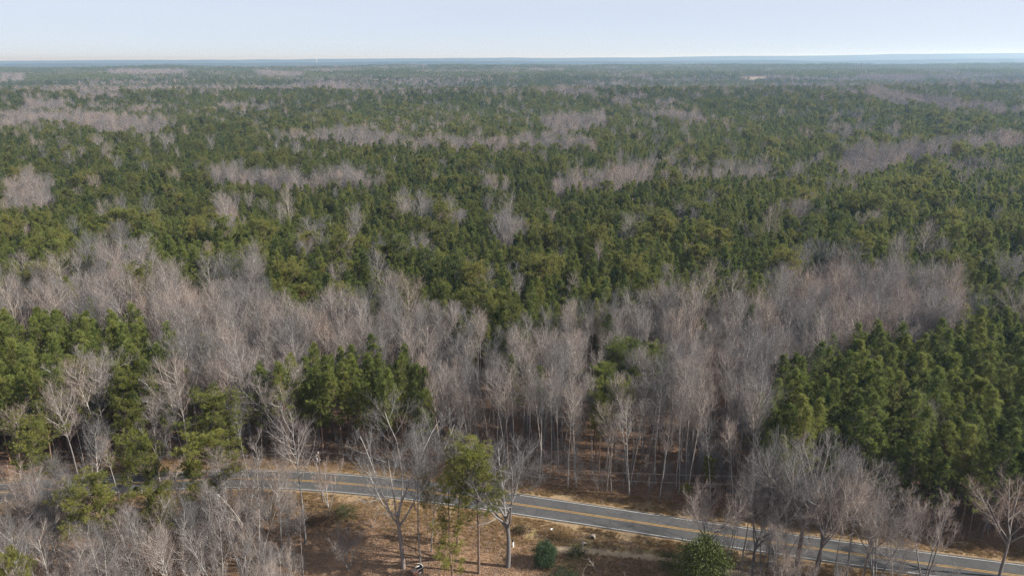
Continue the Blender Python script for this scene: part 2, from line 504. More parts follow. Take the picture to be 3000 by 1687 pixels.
# the carriageway has thickness: skirts down into the ground
for o0 in (-3.62, 3.62):
    n = len(RC)
    e = (vnoise(RC[:, 0] + (77 if o0 > 0 else 0), RC[:, 1], 1.9 if o0 > 0 else 1.7) - 0.5) * 0.30
    A = np.c_[RC + RNm * (o0 + e)[:, None], np.full(n, 0.055)]
    B = np.c_[RC + RNm * (o0 * 1.04 + e)[:, None], np.full(n, -0.25)]
    i = np.arange(n - 1)
    rb.add(np.concatenate([A, B]), None, np.stack([i, i + n, i + n + 1, i + 1], -1))
road = tag(link('road', rb.mesh('road', [am])), kind='structure')
for nm_, o0, wd_, mt in (('edge_line', -3.18, 0.10, M_LINE), ('edge_line', 3.18, 0.10, M_LINE), ('centre_line', -0.19, 0.11, M_YELLOW), ('centre_line', 0.19, 0.11, M_YELLOW)):
    q = MB(); ribbon(o0 - wd_ / 2, o0 + wd_ / 2, 0.060, q)
    link(nm_, q.mesh(nm_, [mt]), road)

# ------------------------------------------------------------------ trees
def poly(start, d, L, K, trop, wob, r):
    """N curved branches: start (N,3), direction (N,3), length (N)"""
    n = len(start)
    P = np.empty((n, K, 3)); P[:, 0] = start
    d = nrm(d)
    step = L / (K - 1)
    ph = r.normal(0, wob, (n, 3))
    for k in range(1, K):
        d = nrm(d + np.array([0, 0, trop]) / (K - 1) + ph * 0.5 + r.normal(0, wob, (n, 3)))
        P[:, k] = P[:, k - 1] + d * step[:, None]
    return P

def sprout(P, n, t0, t1, amin, amax, r):
    """n child starts on each branch of P: positions, directions, parameter, parent index"""
    Np, K, _ = P.shape
    t = t0 + (t1 - t0) * (np.arange(n)[None] + r.random((Np, n))) / n
    pi = np.repeat(np.arange(Np), n); t = t.ravel()
    f = t * (K - 1); i = np.minimum(f.astype(int), K - 2); w = (f - i)[:, None]
    S = P[pi, i] * (1 - w) + P[pi, i + 1] * w
    T = nrm(P[pi, i + 1] - P[pi, i])
    ref = np.where(np.abs(T[:, 2:3]) > 0.9, np.array([[1.0, 0, 0]]), np.array([[0, 0, 1.0]]))
    A = nrm(np.cross(T, ref)); B = np.cross(T, A)
    az = np.tile(np.arange(n) * 2.4, Np) + np.repeat(r.random(Np) * 6.28, n) + r.normal(0, 0.5, Np * n)
    an = np.radians(amin + (amax - amin) * r.random(Np * n))
    D = T * np.cos(an)[:, None] + (A * np.cos(az)[:, None] + B * np.sin(az)[:, None]) * np.sin(an)[:, None]
    return S, D, t, pi

def taper(r0, r1, K):
    u = np.linspace(0, 1, K)
    return np.asarray(r0)[:, None] * (1 - u) + np.asarray(r1)[:, None] * u

def bare_tree(seed, kind):
    """leafless hardwood -> (trunk builder, crown builder)"""
    r = np.random.default_rng(seed)
    tr, cr = MB(), MB()
    if kind == 'forest':
        Ht, r0 = r.uniform(19, 24), r.uniform(0.16, 0.23)
        T = poly(np.array([[0, 0, -0.3]]), np.array([[r.normal(0, .03), r.normal(0, .03), 1]]), np.array([Ht]), 10, 0.15, 0.018, r)
        tr.tubes(T, taper([r0 * 1.05], [0.03], 10), 7, 0, np.repeat(np.linspace(0.75, 0.0, 10), 7))
        n1 = 20
        S, D, t, _ = sprout(T, n1, r.uniform(0.40, 0.52), 0.985, 32, 58, r)
        u = (t - t.min()) / (1 - t.min())
        L1 = Ht * 0.235 * (0.40 + 0.75 * np.sin(np.pi * (0.18 + 0.70 * u))) * r.uniform(0.7, 1.2, n1)
        rr = r0 * 0.36 * (1 - 0.55 * u); trop = 0.75
        k2, k3, k4 = 9, 6, 2
    elif kind == 'slim':
        Ht, r0 = r.uniform(19, 22), r.uniform(0.12, 0.17)
        T = poly(np.array([[0, 0, -0.3]]), np.array([[r.normal(0, .03), r.normal(0, .03), 1]]), np.array([Ht]), 10, 0.15, 0.02, r)
        tr.tubes(T, taper([r0], [0.02], 10), 6, 0, np.repeat(np.linspace(0.30, 0.0, 10), 6))
        n1 = 18
        S, D, t, _ = sprout(T, n1, r.uniform(0.58, 0.68), 0.985, 25, 52, r)
        u = (t - t.min()) / (1 - t.min())
        L1 = Ht * 0.16 * (0.5 + 0.6 * np.sin(np.pi * (0.2 + 0.7 * u))) * r.uniform(0.7, 1.2, n1)
        rr = r0 * 0.34 * (1 - 0.5 * u); trop = 0.8
        k2, k3, k4 = 8, 5, 2
    elif kind == 'spread':
        Ht, r0 = r.uniform(19, 22), r.uniform(0.26, 0.34)
        th = r.uniform(0.40, 0.52) * Ht
        T = poly(np.array([[0, 0, -0.3]]), np.array([[r.normal(0, .05), r.normal(0, .05), 1]]), np.array([th]), 7, 0.1, 0.025, r)
        tr.tubes(T, taper([r0 * 1.1], [r0 * 0.7], 7), 9, 0, 0.92)
        nl = 6
        S0, D0, t0, _ = sprout(T, nl, 0.72, 1.0, 16, 46, r)
        Ll = (Ht - S0[:, 2]) * r.uniform(0.85, 1.12, nl)
        Lm = poly(S0, D0, Ll, 8, 0.45, 0.055, r)
        tr.tubes(Lm, taper(np.full(nl, r0 * 0.50), np.full(nl, 0.035), 8), 6, 0, np.tile(np.repeat(np.linspace(0.85, 0.0, 8), 6), nl))
        S, D, t, pi = sprout(Lm, 10, 0.22, 0.98, 28, 60, r)
        n1 = len(S)
        L1 = Ll[pi] * 0.40 * (1.15 - 0.65 * t) * r.uniform(0.7, 1.3, n1)
        rr = r0 * 0.17 * (1.1 - 0.7 * t); trop = 0.5
        k2, k3, k4 = 7, 6, 3
    elif kind == 'multi':
        Ht, r0 = r.uniform(15, 19), r.uniform(0.12, 0.17)
        nl = int(r.integers(3, 6))
        az = np.arange(nl) * 2.4 + r.random() * 6
        D0 = np.stack([np.cos(az) * .26, np.sin(az) * .26, np.ones(nl)], -1) + r.normal(0, .06, (nl, 3))
        S0 = np.stack([np.cos(az) * .16, np.sin(az) * .16, np.full(nl, -0.3)], -1)
        Ll = Ht * r.uniform(0.75, 1.05, nl)
        Lm = poly(S0, D0, Ll, 9, 0.12, 0.035, r)
        tr.tubes(Lm, taper(np.full(nl, r0), np.full(nl, 0.025), 9), 6, 0, np.tile(np.repeat(np.linspace(0.5, 0.0, 9), 6), nl))
        S, D, t, pi = sprout(Lm, 12, 0.32, 0.98, 26, 52, r)
        n1 = len(S)
        L1 = Ll[pi] * 0.27 * (1.2 - 0.7 * t) * r.uniform(0.6, 1.3, n1)
        rr = r0 * 0.32 * (1.1 - 0.7 * t); trop = 0.6
        k2, k3, k4 = 7, 6, 3
    else:                                               # sapling
        Ht, r0 = r.uniform(4.5, 8), r.uniform(0.035, 0.055)
        T = poly(np.array([[0, 0, -0.2]]), np.array([[r.normal(0, .1), r.normal(0, .1), 1]]), np.array([Ht]), 6, 0.2, 0.05, r)
        tr.tubes(T, taper([r0], [0.012], 6), 4, 0, 0.25)
        n1 = 14
        S, D, t, _ = sprout(T, n1, 0.22, 0.98, 30, 55, r)
        L1 = Ht * 0.36 * (1.15 - 0.7 * t) * r.uniform(0.6, 1.2, n1)
        rr = r0 * 0.5 * (1.1 - 0.7 * t); trop = 0.5
        k2, k3, k4 = 6, 4, 0
    sap = kind == 'sapling'
    B1 = poly(S, D, L1, 6, trop, 0.07, r)
    cr.tubes(B1, taper(np.maximum(rr * 1.1, 0.024), np.full(n1, 0.015), 6), 4, 0, 0.05 if not sap else 0.45)
    S, D, t, pi = sprout(B1, k2, 0.18, 0.99, 25, 55, r)
    L2 = L1[pi] * 0.50 * (1.15 - 0.6 * t) * r.uniform(0.6, 1.3, len(S))
    B2 = poly(S, D, L2, 4, 0.45, 0.09, r)
    cr.tubes(B2, taper(np.full(len(S), 0.019 if not sap else 0.013), np.full(len(S), 0.009), 4), 3, 0, np.clip(r.normal(0.32, 0.12, len(S)), 0, 1))
    S, D, t, pi = sprout(B2, k3, 0.15, 1.0, 22, 55, r)
    L3 = np.clip(L2[pi] * 0.62 * r.uniform(0.6, 1.3, len(S)), 0.35, 1.7)
    B3 = poly(S, D, L3, 3, 0.4, 0.10, r)
    cr.tubes(B3, taper(np.full(len(S), 0.0105 if not sap else 0.009), np.full(len(S), 0.005), 3), 3, 0, np.clip(r.normal(0.85, 0.12, len(S)), 0, 1))
    if k4:
        S, D, t, pi = sprout(B3, k4, 0.25, 1.0, 20, 50, r)
        L4 = np.clip(L3[pi] * 0.6 * r.uniform(0.6, 1.3, len(S)), 0.25, 0.9)
        cr.spikes(S, S + nrm(D + np.array([0, 0, .25])) * L4[:, None], np.full(len(S), 0.0075), 0, np.clip(r.normal(0.97, 0.1, len(S)), 0, 1))
    return tr, cr, Ht

def tufts(mb, C, A, size, n, wdt, tint, r, mat=0, lift=0.25):
    """needle bunches: n narrow blades radiating round each axis"""
    M_ = len(C)
    C = np.repeat(C, n, 0); A = np.repeat(A, n, 0); sz = np.repeat(size, n) * r.uniform(0.65, 1.2, M_ * n)
    d = nrm(A * 0.55 + nrm(r.normal(0, 1, (M_ * n, 3))) * 0.95 + np.array([0, 0, lift]))
    w = nrm(np.cross(d, r.normal(0, 1, (M_ * n, 3)))) * (np.repeat(size, n) * wdt)[:, None]
    base = C + d * 0.05
    V = np.stack([base - w * 0.6, base + w * 0.6, base + d * sz[:, None] + w * 0.35 * 0, ], 1)
    tt = np.repeat(np.clip(np.repeat(tint, n) + r.normal(0, 0.08, M_ * n), 0, 1), 3)
    mb.add(V.reshape(-1, 3), np.arange(M_ * n * 3).reshape(-1, 3), None, mat, tt)

def pine_tree(seed, kind):
    r = np.random.default_rng(seed)
    tr, cr = MB(), MB()
    if kind == 'plantation':
        Ht, r0 = r.uniform(16.5, 20), r.uniform(0.13, 0.17)
        t0, Rm, n1, nt, nb, sz, wd_ = r.uniform(0.34, 0.44), r.uniform(2.7, 3.4), 50, 6, 15, 0.50, 0.125
    elif kind == 'open':
        Ht, r0 = r.uniform(22, 25), r.uniform(0.17, 0.22)
        t0, Rm, n1, nt, nb, sz, wd_ = r.uniform(0.50, 0.58), r.uniform(3.8, 4.5), 48, 12, 17, 0.56, 0.12
    elif kind == 'ragged':                                 # sparse branches low on the stem
        Ht, r0 = r.uniform(19, 22), r.uniform(0.16, 0.2)
        t0, Rm, n1, nt, nb, sz, wd_ = 0.12, 3.1, 44, 9, 16, 0.52, 0.12
    elif kind == 'old':
        Ht, r0 = r.uniform(19, 22), r.uniform(0.24, 0.30)
        t0, Rm, n1, nt, nb, sz, wd_ = r.uniform(0.44, 0.50), r.uniform(5.2, 6.0), 50, 19, 18, 0.58, 0.12
    else:                                                  # young
        Ht, r0 = r.uniform(7, 10), r.uniform(0.07, 0.10)
        t0, Rm, n1, nt, nb, sz, wd_ = 0.18, r.uniform(1.5, 2.0), 36, 5, 14, 0.42, 0.12
    T = poly(np.array([[0, 0, -0.3]]), np.array([[r.normal(0, .03), r.normal(0, .03), 1]]), np.array([Ht]), 9, 0.15, 0.016 if kind != 'old' else 0.024, r)
    tr.tubes(T, taper([r0], [0.03], 9), 7, 0, 0.0)
    S, D, t, _ = sprout(T, n1, t0, 0.985, 60, 88, r)
    u = (t - t0) / (1 - t0)
    if kind in ('plantation', 'young'):
        prof = np.where(u < 0.3, 0.55 + 1.5 * u, 1.0 - ((u - 0.3) / 0.7) ** 1.12 * 0.92)
    elif kind == 'ragged':
        prof = 0.55 + 0.45 * np.sin(np.pi * np.clip(u, 0, 1) ** 1.4) - 0.5 * np.clip(u - 0.8, 0, 1)
    else:
        prof = np.sqrt(np.clip(1 - (np.abs(u - 0.38) / 0.66) ** 2.2, 0.03, 1))
    D[:, 2] += 0.55 * u                                    # upper branches rise
    L1 = Rm * prof * np.clip(r.normal(0.92, 0.27, n1), 0.35, 1.45)
    if kind in ('old', 'open', 'ragged'):
        L1 *= np.where(r.random(n1) < 0.16, 0.55, 1.0)
    B1 = poly(S, D, L1, 6, 0.40, 0.06, r)
    cr.tubes(B1, taper(r0 * 0.25 * (1.05 - 0.7 * u) + 0.012, np.full(n1, 0.010), 6), 4, 1, 0.3)
    a, b_ = (0.30, 1.0) if kind != 'old' else (0.46, 1.0)
    S2, D2, t2, pi = sprout(B1, nt, a, b_, 28, 75, r)
    L2 = (0.22 + 0.30 * L1[pi] * (1.1 - t2 * 0.75)) * r.uniform(0.5, 1.2, len(S2))
    D2[:, 2] = np.abs(D2[:, 2]) * 0.6 + 0.12
    E = S2 + nrm(D2) * L2[:, None]
    if kind in ('old', 'open', 'ragged'):
        cr.spikes(S2, E, np.full(len(S2), 0.016), 1, 0.3)
    base = np.clip(r.normal(0.5, 0.2, n1), 0, 1)[pi]
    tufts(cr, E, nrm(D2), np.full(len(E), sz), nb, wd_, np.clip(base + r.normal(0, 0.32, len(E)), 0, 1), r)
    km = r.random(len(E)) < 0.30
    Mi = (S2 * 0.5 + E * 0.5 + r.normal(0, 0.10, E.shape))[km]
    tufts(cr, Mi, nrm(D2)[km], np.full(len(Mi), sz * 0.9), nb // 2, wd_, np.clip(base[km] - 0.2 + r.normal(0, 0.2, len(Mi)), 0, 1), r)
    top = T[:, -1]                                          # leader
    tufts(cr, np.repeat(top, 4, 0) + r.normal(0, 0.06, (4, 3)) - np.array([0, 0, 1]) * np.arange(4)[:, None] * 0.35, np.tile([[0, 0, 1.0]], (4, 1)), np.full(4, sz * 0.8), nb, wd_, np.full(4, 0.6), r)
    return tr, cr, Ht

class Kind:
    pass
def make_kind(builder, seed, kind, trunk_mat, crown_mats, pref):
    tr, cr, Ht = builder(seed, kind)
    k = Kind(); k.h = Ht; k.kind = kind
    k.trunk = tr.mesh(pref + '_trunk', [trunk_mat], True)
    k.crown = cr.mesh(pref + '_crown', crown_mats)
    j = MB(); j.join(cr); j.join(tr, dmat=len(crown_mats))
    k.whole = j.mesh(pref, crown_mats + [trunk_mat])
    k.pref = pref
    return k
PINES = [make_kind(pine_tree, 100 + i, 'plantation', M_PBARK, [M_NEEDLE, M_PBARK], 'pine_tree') for i in range(8)]
PINES += [make_kind(pine_tree, 140 + i, 'young', M_PBARK, [M_NEEDLE, M_PBARK], 'pine_tree') for i in range(2)]
OLD = [make_kind(pine_tree, 160 + i, 'old', M_PBARK, [M_NEEDLE_Y, M_PBARK], 'pine_tree') for i in range(4)]
OPENP = [make_kind(pine_tree, 180 + i, 'open', M_PBARK, [M_NEEDLE_Y, M_PBARK], 'pine_tree') for i in range(3)]
OPENN = [make_kind(pine_tree, 185 + i, 'open', M_PBARK, [M_NEEDLE, M_PBARK], 'pine_tree') for i in range(2)]
RAG = [make_kind(pine_tree, 190 + i, 'ragged', M_PBARK, [M_NEEDLE_Y, M_PBARK], 'pine_tree') for i in range(2)]
BF = [make_kind(bare_tree, 200 + i, 'forest', M_BARK, [M_BARK], 'bare_tree') for i in range(6)]
BS = [make_kind(bare_tree, 220 + i, 'slim', M_BARK, [M_BARK], 'bare_tree') for i in range(4)]
BW = [make_kind(bare_tree, 240 + i, 'spread', M_BARK, [M_BARK], 'bare_tree') for i in range(4)]
BM = [make_kind(bare_tree, 260 + i, 'multi', M_BARK, [M_BARK], 'bare_tree') for i in range(3)]
SAP = [make_kind(bare_tree, 280 + i, 'sapling', M_BARK, [M_BARK], 'sapling') for i in range(4)]

# clumps of four light trees for the woods kilometres away
def far_clump(seed, pine):
    r = np.random.default_rng(seed)
    o = MB()
    for k in range(4):
        c = np.array([(k % 2) * 8 - 4, (k // 2) * 8 - 4, 0.0]) + np.r_[r.normal(0, 1.4, 2), 0]
        Ht = r.uniform(15, 21)
        if pine:
            n = 46
            u = r.random(n); az = r.random(n) * 6.283
            rad = 3.0 * (1 - u ** 1.6 * 0.85) * np.sqrt(r.random(n))
            C = c + np.stack([np.cos(az) * rad, np.sin(az) * rad, Ht * (0.42 + 0.58 * u)], -1)
            tufts(o, C, nrm(C - c - np.array([0, 0, Ht * .5])), np.full(n, 1.3), 7, 0.20, np.clip(r.normal(.5, .2, n), 0, 1), r, 0)
            o.tubes(np.array([[c, c + [0, 0, Ht]]]), np.array([[.15, .05]]), 3, 1, 0)
        else:
            Bp = poly(np.array([c + [0, 0, -.3]]), np.array([[0, 0, 1.0]]), np.array([Ht]), 4, 0, .02, r)
            o.tubes(Bp, taper([.22], [.05], 4), 3, 0, 0)
            S, D, t_, _ = sprout(Bp, 14, .42, .98, 25, 50, r)
            B1 = poly(S, D, np.full(14, Ht * .25) * r.uniform(.6, 1.2, 14), 3, .6, .06, r)
            o.tubes(B1, taper(np.full(14, .06), np.full(14, .03), 3), 3, 0, .4)
            S, D, t_, _ = sprout(B1, 9, .15, 1, 20, 55, r)
            o.spikes(S, S + D * r.uniform(1, 2.4, (len(S), 1)), np.full(len(S), .05), 0, .9)
    return o
FARP = [far_clump(300 + i, True).mesh('pine_clump', [M_NEEDLE, M_PBARK]) for i in range(4)]
FARB = [far_clump(320 + i, False).mesh('bare_clump', [M_BARK]) for i in range(3)]

# ------------------------------------------------------------------ stands (outlines at canopy height, photograph positions in a 2576-wide survey)
S_ = 1 / 0.85867
BELT = [(0, 660), (90, 690), (210, 650), (235, 590), (330, 600), (400, 670), (520, 690), (560, 640), (640, 660), (700, 735), (830, 770), (900, 750), (1040, 750), (1100, 740), (1180, 790), (1290, 820), (1400, 770), (1560, 760), (1700, 750), (1880, 750), (1960, 690), (2070, 610), (2130, 650), (2250, 660), (2410, 690), (2460, 780), (2390, 800), (2250, 800), (2090, 850), (2000, 890), (1950, 960), (1930, 1080), (1950, 1130), (2150, 1170), (2576, 1240), (2576, 1449), (0, 1449)]
PINE_L = [(0, 770), (100, 760), (180, 780), (340, 770), (440, 830), (450, 900), (400, 930), (290, 915), (200, 920), (140, 965), (0, 970)]
PINE_C = [(600, 950), (700, 905), (770, 872), (900, 858), (1010, 865), (1060, 910), (1085, 960), (1112, 1020), (1112, 1160), (640, 1160)]
PINE_R = [(1945, 985), (2000, 900), (2090, 850), (2250, 800), (2390, 800), (2470, 770), (2640, 690), (2640, 1260), (2150, 1150), (1950, 1110)]
PINE_S = [(1475, 885), (1560, 850), (1690, 860), (1705, 905), (1640, 925), (1560, 945), (1540, 990), (1475, 985)]
MIXL = [(0, 965), (140, 960), (300, 912), (460, 900), (640, 980), (760, 1060), (800, 1130), (760, 1190), (0, 1240)]
BARE = [
    [(0, 440), (110, 425), (135, 505), (0, 520)], [(440, 430), (600, 418), (930, 425), (955, 470), (820, 478), (560, 465)],
    [(540, 485), (600, 480), (600, 560), (525, 585)], [(1385, 440), (1520, 425), (1640, 405), (1640, 450), (1560, 475), (1390, 482)],
    [(1210, 450), (1285, 445), (1280, 485), (1210, 485)], [(1720, 490), (1800, 480), (1790, 530), (1730, 530)],
    [(1900, 415), (2020, 415), (2020, 442), (1900, 442)], [(2060, 455), (2170, 445), (2170, 480), (2080, 492)],
    [(1975, 515), (2040, 505), (2040, 545), (1975, 545)], [(2110, 375), (2250, 372), (2500, 345), (2576, 345), (2576, 368), (2300, 388), (2180, 430), (2110, 430)],
    [(690, 338), (800, 334), (1000, 343), (1200, 352), (1480, 348), (1500, 368), (1250, 371), (940, 358), (700, 349)],
    [(1360, 303), (1400, 293), (1520, 288), (1525, 312), (1380, 327)], [(0, 288), (130, 283), (440, 304), (400, 328), (270, 328), (120, 304), (0, 308)],
    [(60, 248), (180, 252), (150, 272), (60, 268)], [(200, 232), (290, 237), (310, 247), (200, 247)], [(540, 258), (620, 267), (560, 274)],
    [(800, 207), (880, 210), (860, 223), (790, 217)], [(0, 186), (60, 186), (60, 201), (0, 201)], [(270, 172), (470, 174), (470, 186), (270, 186)],
    [(640, 176), (770, 181), (760, 191), (650, 189)], [(1400, 226), (1500, 231), (1500, 238), (1400, 234)], [(2100, 233), (2200, 228), (2576, 273), (2576, 288), (2400, 268), (2200, 253)],
    [(1040, 525), (1180, 515), (1210, 560), (1040, 565)], [(1230, 555), (1300, 555), (1310, 610), (1260, 620)], [(1260, 640), (1300, 650), (1290, 690), (1250, 690)], [(2160, 185), (2330, 190), (2300, 200), (2150, 197)], [(1330, 172), (1420, 172), (1420, 178), (1330, 178)]]
def stand(x, y):
    """species plan: 0 none, 1 plantation pine, 2 bare hardwood, 3 mixed, 4 mostly pine"""
    z = terrain(x, y)
    q = project(np.stack([x, y, z + 20.5], -1))
    u, v = q[..., 0] / S_, q[..., 1] / S_
    wx = (vnoise(x, y, 25) - 0.5)
    v = v + wx * np.clip(20000 / np.maximum(q[..., 2], 100), 0, 40) * 0.6
    c = np.full(np.shape(x), 4)
    dv = np.where(q[..., 2] < 450, 7.0 * 1839 / np.maximum(q[..., 2], 50), 0.0)
    for p in BARE:
        c[inside(p, u, v) & inside(p, u, v + dv * 0.55)] = 2
    c[inside(BELT, u, v)] = 2
    c[inside(MIXL, u, v)] = 3
    for p in (PINE_L, PINE_C, PINE_R):
        c[inside(p, u, v)] = 1
    c[inside(PINE_S, u, v)] = 6
    c[(c == 4) & (vnoise(x + 400, y, 120) > 0.79) & (vnoise(x, y, 33) > 0.50) & (y > 260)] = 3
    off = road_off(x, y)
    roadz = (np.abs(x) < 420) & (y < 420)
    c[roadz & (off < 7.6) & (off > -10)] = 0
    c[roadz & (off <= -10) & (y < 200)] = 5                    # the camera's side of the road: placed one by one
    c[inside(fxy, x, y)] = 0
    return c, q

cand = []
for (y0, y1, s) in ((70, 420, 3.7), (420, 1200, 4.4), (1200, 2600, 6.2), (2600, 6200, 17.0)):
    wmax = y1 * 0.84 + 40
    xs, ys = np.meshgrid(np.arange(-wmax, wmax, s), np.arange(y0, y1, s))
    xs = xs + rng.uniform(-.46, .46, xs.shape) * s; ys = ys + rng.uniform(-.46, .46, ys.shape) * s
    k = np.abs(xs) < ys * 0.84 + 40
    cand.append(np.stack([xs[k], ys[k], np.full(k.sum(), s)], -1))
cand = np.concatenate(cand)
cx, cyy, cs = cand.T
cl, q = stand(cx, cyy)
rnd = rng.random(len(cx))
farz = cs > 10
species = np.zeros(len(cx), int)                         # 1 pine, 2 bare
bare_share = np.select([cl == 1, cl == 2, cl == 3, cl == 4, cl == 6], [0.015, 0.960, 0.66, 0.040, 0.25], 0)
bare_share = np.where((cl == 4) & (cyy > 1500), 0.05 + 0.36 * (vnoise(cx * 0.40, cyy * 0.9, 120) > 0.66), bare_share)
species = np.where(cl == 0, 0, np.where(rnd < bare_share, 2, 1))
keep = np.ones(len(cx), bool)
r2 = rng.random(len(cx))
keep &= ~((species == 2) & (cs < 4) & (r2 < np.where(cyy < 190, 0.22, 0.50)))
keep &= ~((species == 2) & (cs > 4) & (cs < 10) & (r2 < 0.32))
keep &= ~((species == 1) & (cl == 2) & (r2 < 0.3))
keep &= ~((cl == 5) | (cl == 0))
keep &= ~((species == 1) & (cs < 4) & (cl != 1) & (r2 < 0.10))
cx, cyy, cs, species, cl, farz = cx[keep], cyy[keep], cs[keep], species[keep], cl[keep], farz[keep]
cz = terrain(cx, cyy)

# ------------------------------------------------------------------ pick the individuals
n = len(cx)
variant = np.zeros(n, int)
ALLP, ALLB = PINES + OLD + OPENN, BF + BS + BW + BM
variant[species == 1] = rng.choice(len(ALLP), (species == 1).sum(), p=np.r_[np.full(8, .885 / 8), np.full(2, .035), np.full(4, .035 / 4), np.full(2, .005)])
pb = np.r_[np.full(6, .46 / 6), np.full(4, .26 / 4), np.full(4, .18 / 4), np.full(3, .10 / 3)]
variant[species == 2] = rng.choice(len(ALLB), (species == 2).sum(), p=pb)
slimz = (species == 2) & (cyy < 188) & (cx > -28) & (cx < 72) & (rng.random(n) < 0.86)
plant_ = (species == 1) & (cl == 1)
variant[plant_] = rng.integers(0, 8, plant_.sum())
lonep = (species == 1) & (cl == 6)
variant[lonep] = len(ALLP) - 2 + rng.integers(0, 2, lonep.sum())
variant[slimz] = 6 + rng.integers(0, 4, slimz.sum())
scl = np.where(species == 2, rng.uniform(0.68, 1.12, n), rng.uniform(0.86, 1.14, n)) * np.where((species == 2) & (cyy > 330) & (cyy < 520), 0.90, 1.0) * np.where((cs > 5) & ~farz, 1.12, 1.0) * np.where(farz, 1.15, 1.0)
stand_age = np.round(vnoise(cx + 3000, cyy * 0.8, 210) * 4) / 4 + 0.5 * np.round(vnoise(cx, cyy + 700, 95) * 2) / 2
scl *= np.where((species == 1) & (cyy > 300), 0.80 + 0.26 * stand_age, 1.0)
scl[slimz] = rng.uniform(0.82, 1.14, slimz.sum())
scl[plant_] *= 1.08
scl[lonep] = rng.uniform(0.78, 0.95, lonep.sum())
rot = rng.random(n) * 6.283
tone_ = np.clip((vnoise(cx + 1500, cyy * 0.8, 170) - 0.5) * 1.1 + (vnoise(cx, cyy, 60) - 0.5) * 0.4, -0.4, 0.4)
hgt = np.where(species == 1, np.array([k.h for k in ALLP])[np.clip(variant, 0, len(ALLP) - 1)], np.array([k.h for k in ALLB])[np.clip(variant, 0, len(ALLB) - 1)]) * scl
qt = project(np.stack([cx, cyy, cz + hgt * 0.8], -1))
inframe = (qt[:, 0] > -20) & (qt[:, 0] < W + 20) & (qt[:, 1] > 0) & (qt[:, 1] < H)
size = np.where(inframe, hgt / qt[:, 2], 0)

# labels: where a tree stands, by things one can find
def where_label(u, v, sp):
    """u, v: crown position in the 2576-wide photograph"""
    if sp == 1:
        if inside(PINE_C, np.array(u), np.array(v)) or (600 < u < 1110 and 880 < v < 1150):
            return ('dark green pine in the small clump just across the road', 'pines of the roadside clump')
        if inside(PINE_S, np.array(u), np.array(v)) or (1440 < u < 1730 and 850 < v < 1030):
            return ('tall lone-standing pine rising out of the bare grey belt', 'pines inside the bare belt')
        if u < 470 and 740 < v < 1050:
            return ('green pine in the dense block left of the bare belt', 'pines of the left block')
        if u > 1850 and v > 720:
            return (('shaded pine on the road-side front of the dense right-hand block' if v > 1000 else 'green pine in the upper part of the dense right-hand block'), 'pines of the right block')
        if v < 780:
            return (('green pine at the left end of the big forest behind the bare belt' if u < 860 else 'green pine in the middle of the big forest behind the bare belt' if u < 1720 else 'green pine at the right end of the big forest behind the bare belt'), 'pines behind the bare belt')
        return (('green pine scattered among bare trees left of the roadside pine clump' if u < 700 else 'solitary green pine among bare trunks right of the roadside clump'), 'scattered pines in the bare belt')
    if v > 1050 and u > 1880:
        return ('bare grey tree in the shaded strip between road and right-hand pine block', 'bare trees before the right block')
    if v > 1000 and 1080 < u <= 1880:
        return (('pale bare trunk at the far roadside right of the pine clump' if u < 1480 else 'pale bare trunk at the far roadside below the lone pines'), 'bare trunks along the far roadside')
    if u < 640 and v < 800:
        return ('bare whitish tree in the gap above the left pine block', 'bare trees above the left block')
    if u < 700:
        return ('bare grey tree between the left pine block and the road', 'bare trees left of the clump')
    if u > 1880:
        return ('bare purplish-grey tree in the hollow above the right pine block', 'bare trees above the right block')
    return (('bare grey tree in the belt above the roadside pine clump' if u < 1100 else 'bare grey tree in the middle of the belt below the dark forest edge' if u < 1500 else 'bare pinkish-grey tree in the belt around the lone pines'), 'bare trees of the central belt')

n_ind = {1: 270, 2: 215}
is_ind = np.zeros(n, bool)
for sp in (1, 2):
    o = np.argsort(-np.where(species == sp, size, 0))[:n_ind[sp]]
    is_ind[o] = True

def place_tree(k, x, y, z, s, rz, label, group, name, cat='tree', sxy=None, tone=0.0):
    e = bpy.data.objects.new(name, None)
    e.empty_display_size = 0.5
    COL.objects.link(e)
    e.location = (x, y, z); e.rotation_euler = (0, 0, rz); e.scale = (sxy or s, sxy or s, s)
    tag(e, label, cat, group)
    link('trunk', k.trunk, e)
    link('crown', k.crown, e)['stand_tone'] = tone
    return e
ORD = 'first second third fourth fifth sixth seventh eighth ninth tenth eleventh twelfth thirteenth fourteenth fifteenth sixteenth seventeenth eighteenth nineteenth twentieth'.split()
BLOCKS, LABEL = {}, {}
for i in np.nonzero(is_ind)[0]:
    lb, gr = where_label(qt[i, 0] / S_, qt[i, 1] / S_, species[i])
    BLOCKS.setdefault((lb, gr), []).append(i)
SHORT = {'pines of the roadside clump': 'pine in the roadside clump', 'pines inside the bare belt': 'tall pine rising from the bare belt', 'pines of the left block': 'pine in the left-hand block',
         'pines of the right block': 'pine in the right-hand block', 'pines behind the bare belt': 'pine in the forest behind the bare belt', 'scattered pines in the bare belt': 'lone pine among bare trees',
         'bare trees before the right block': 'bare tree before the right-hand pines', 'bare trunks along the far roadside': 'pale bare tree beyond the road', 'bare trees above the left block': 'whitish bare tree above the left-hand pines',
         'bare trees left of the clump': 'grey bare tree left of the roadside pines', 'bare trees above the right block': 'purplish bare tree behind the right-hand pines', 'bare trees of the central belt': 'grey bare tree in the central belt'}
GR = {}
for (lb, gr), ii in BLOCKS.items():
    GR.setdefault(gr, []).extend(ii)
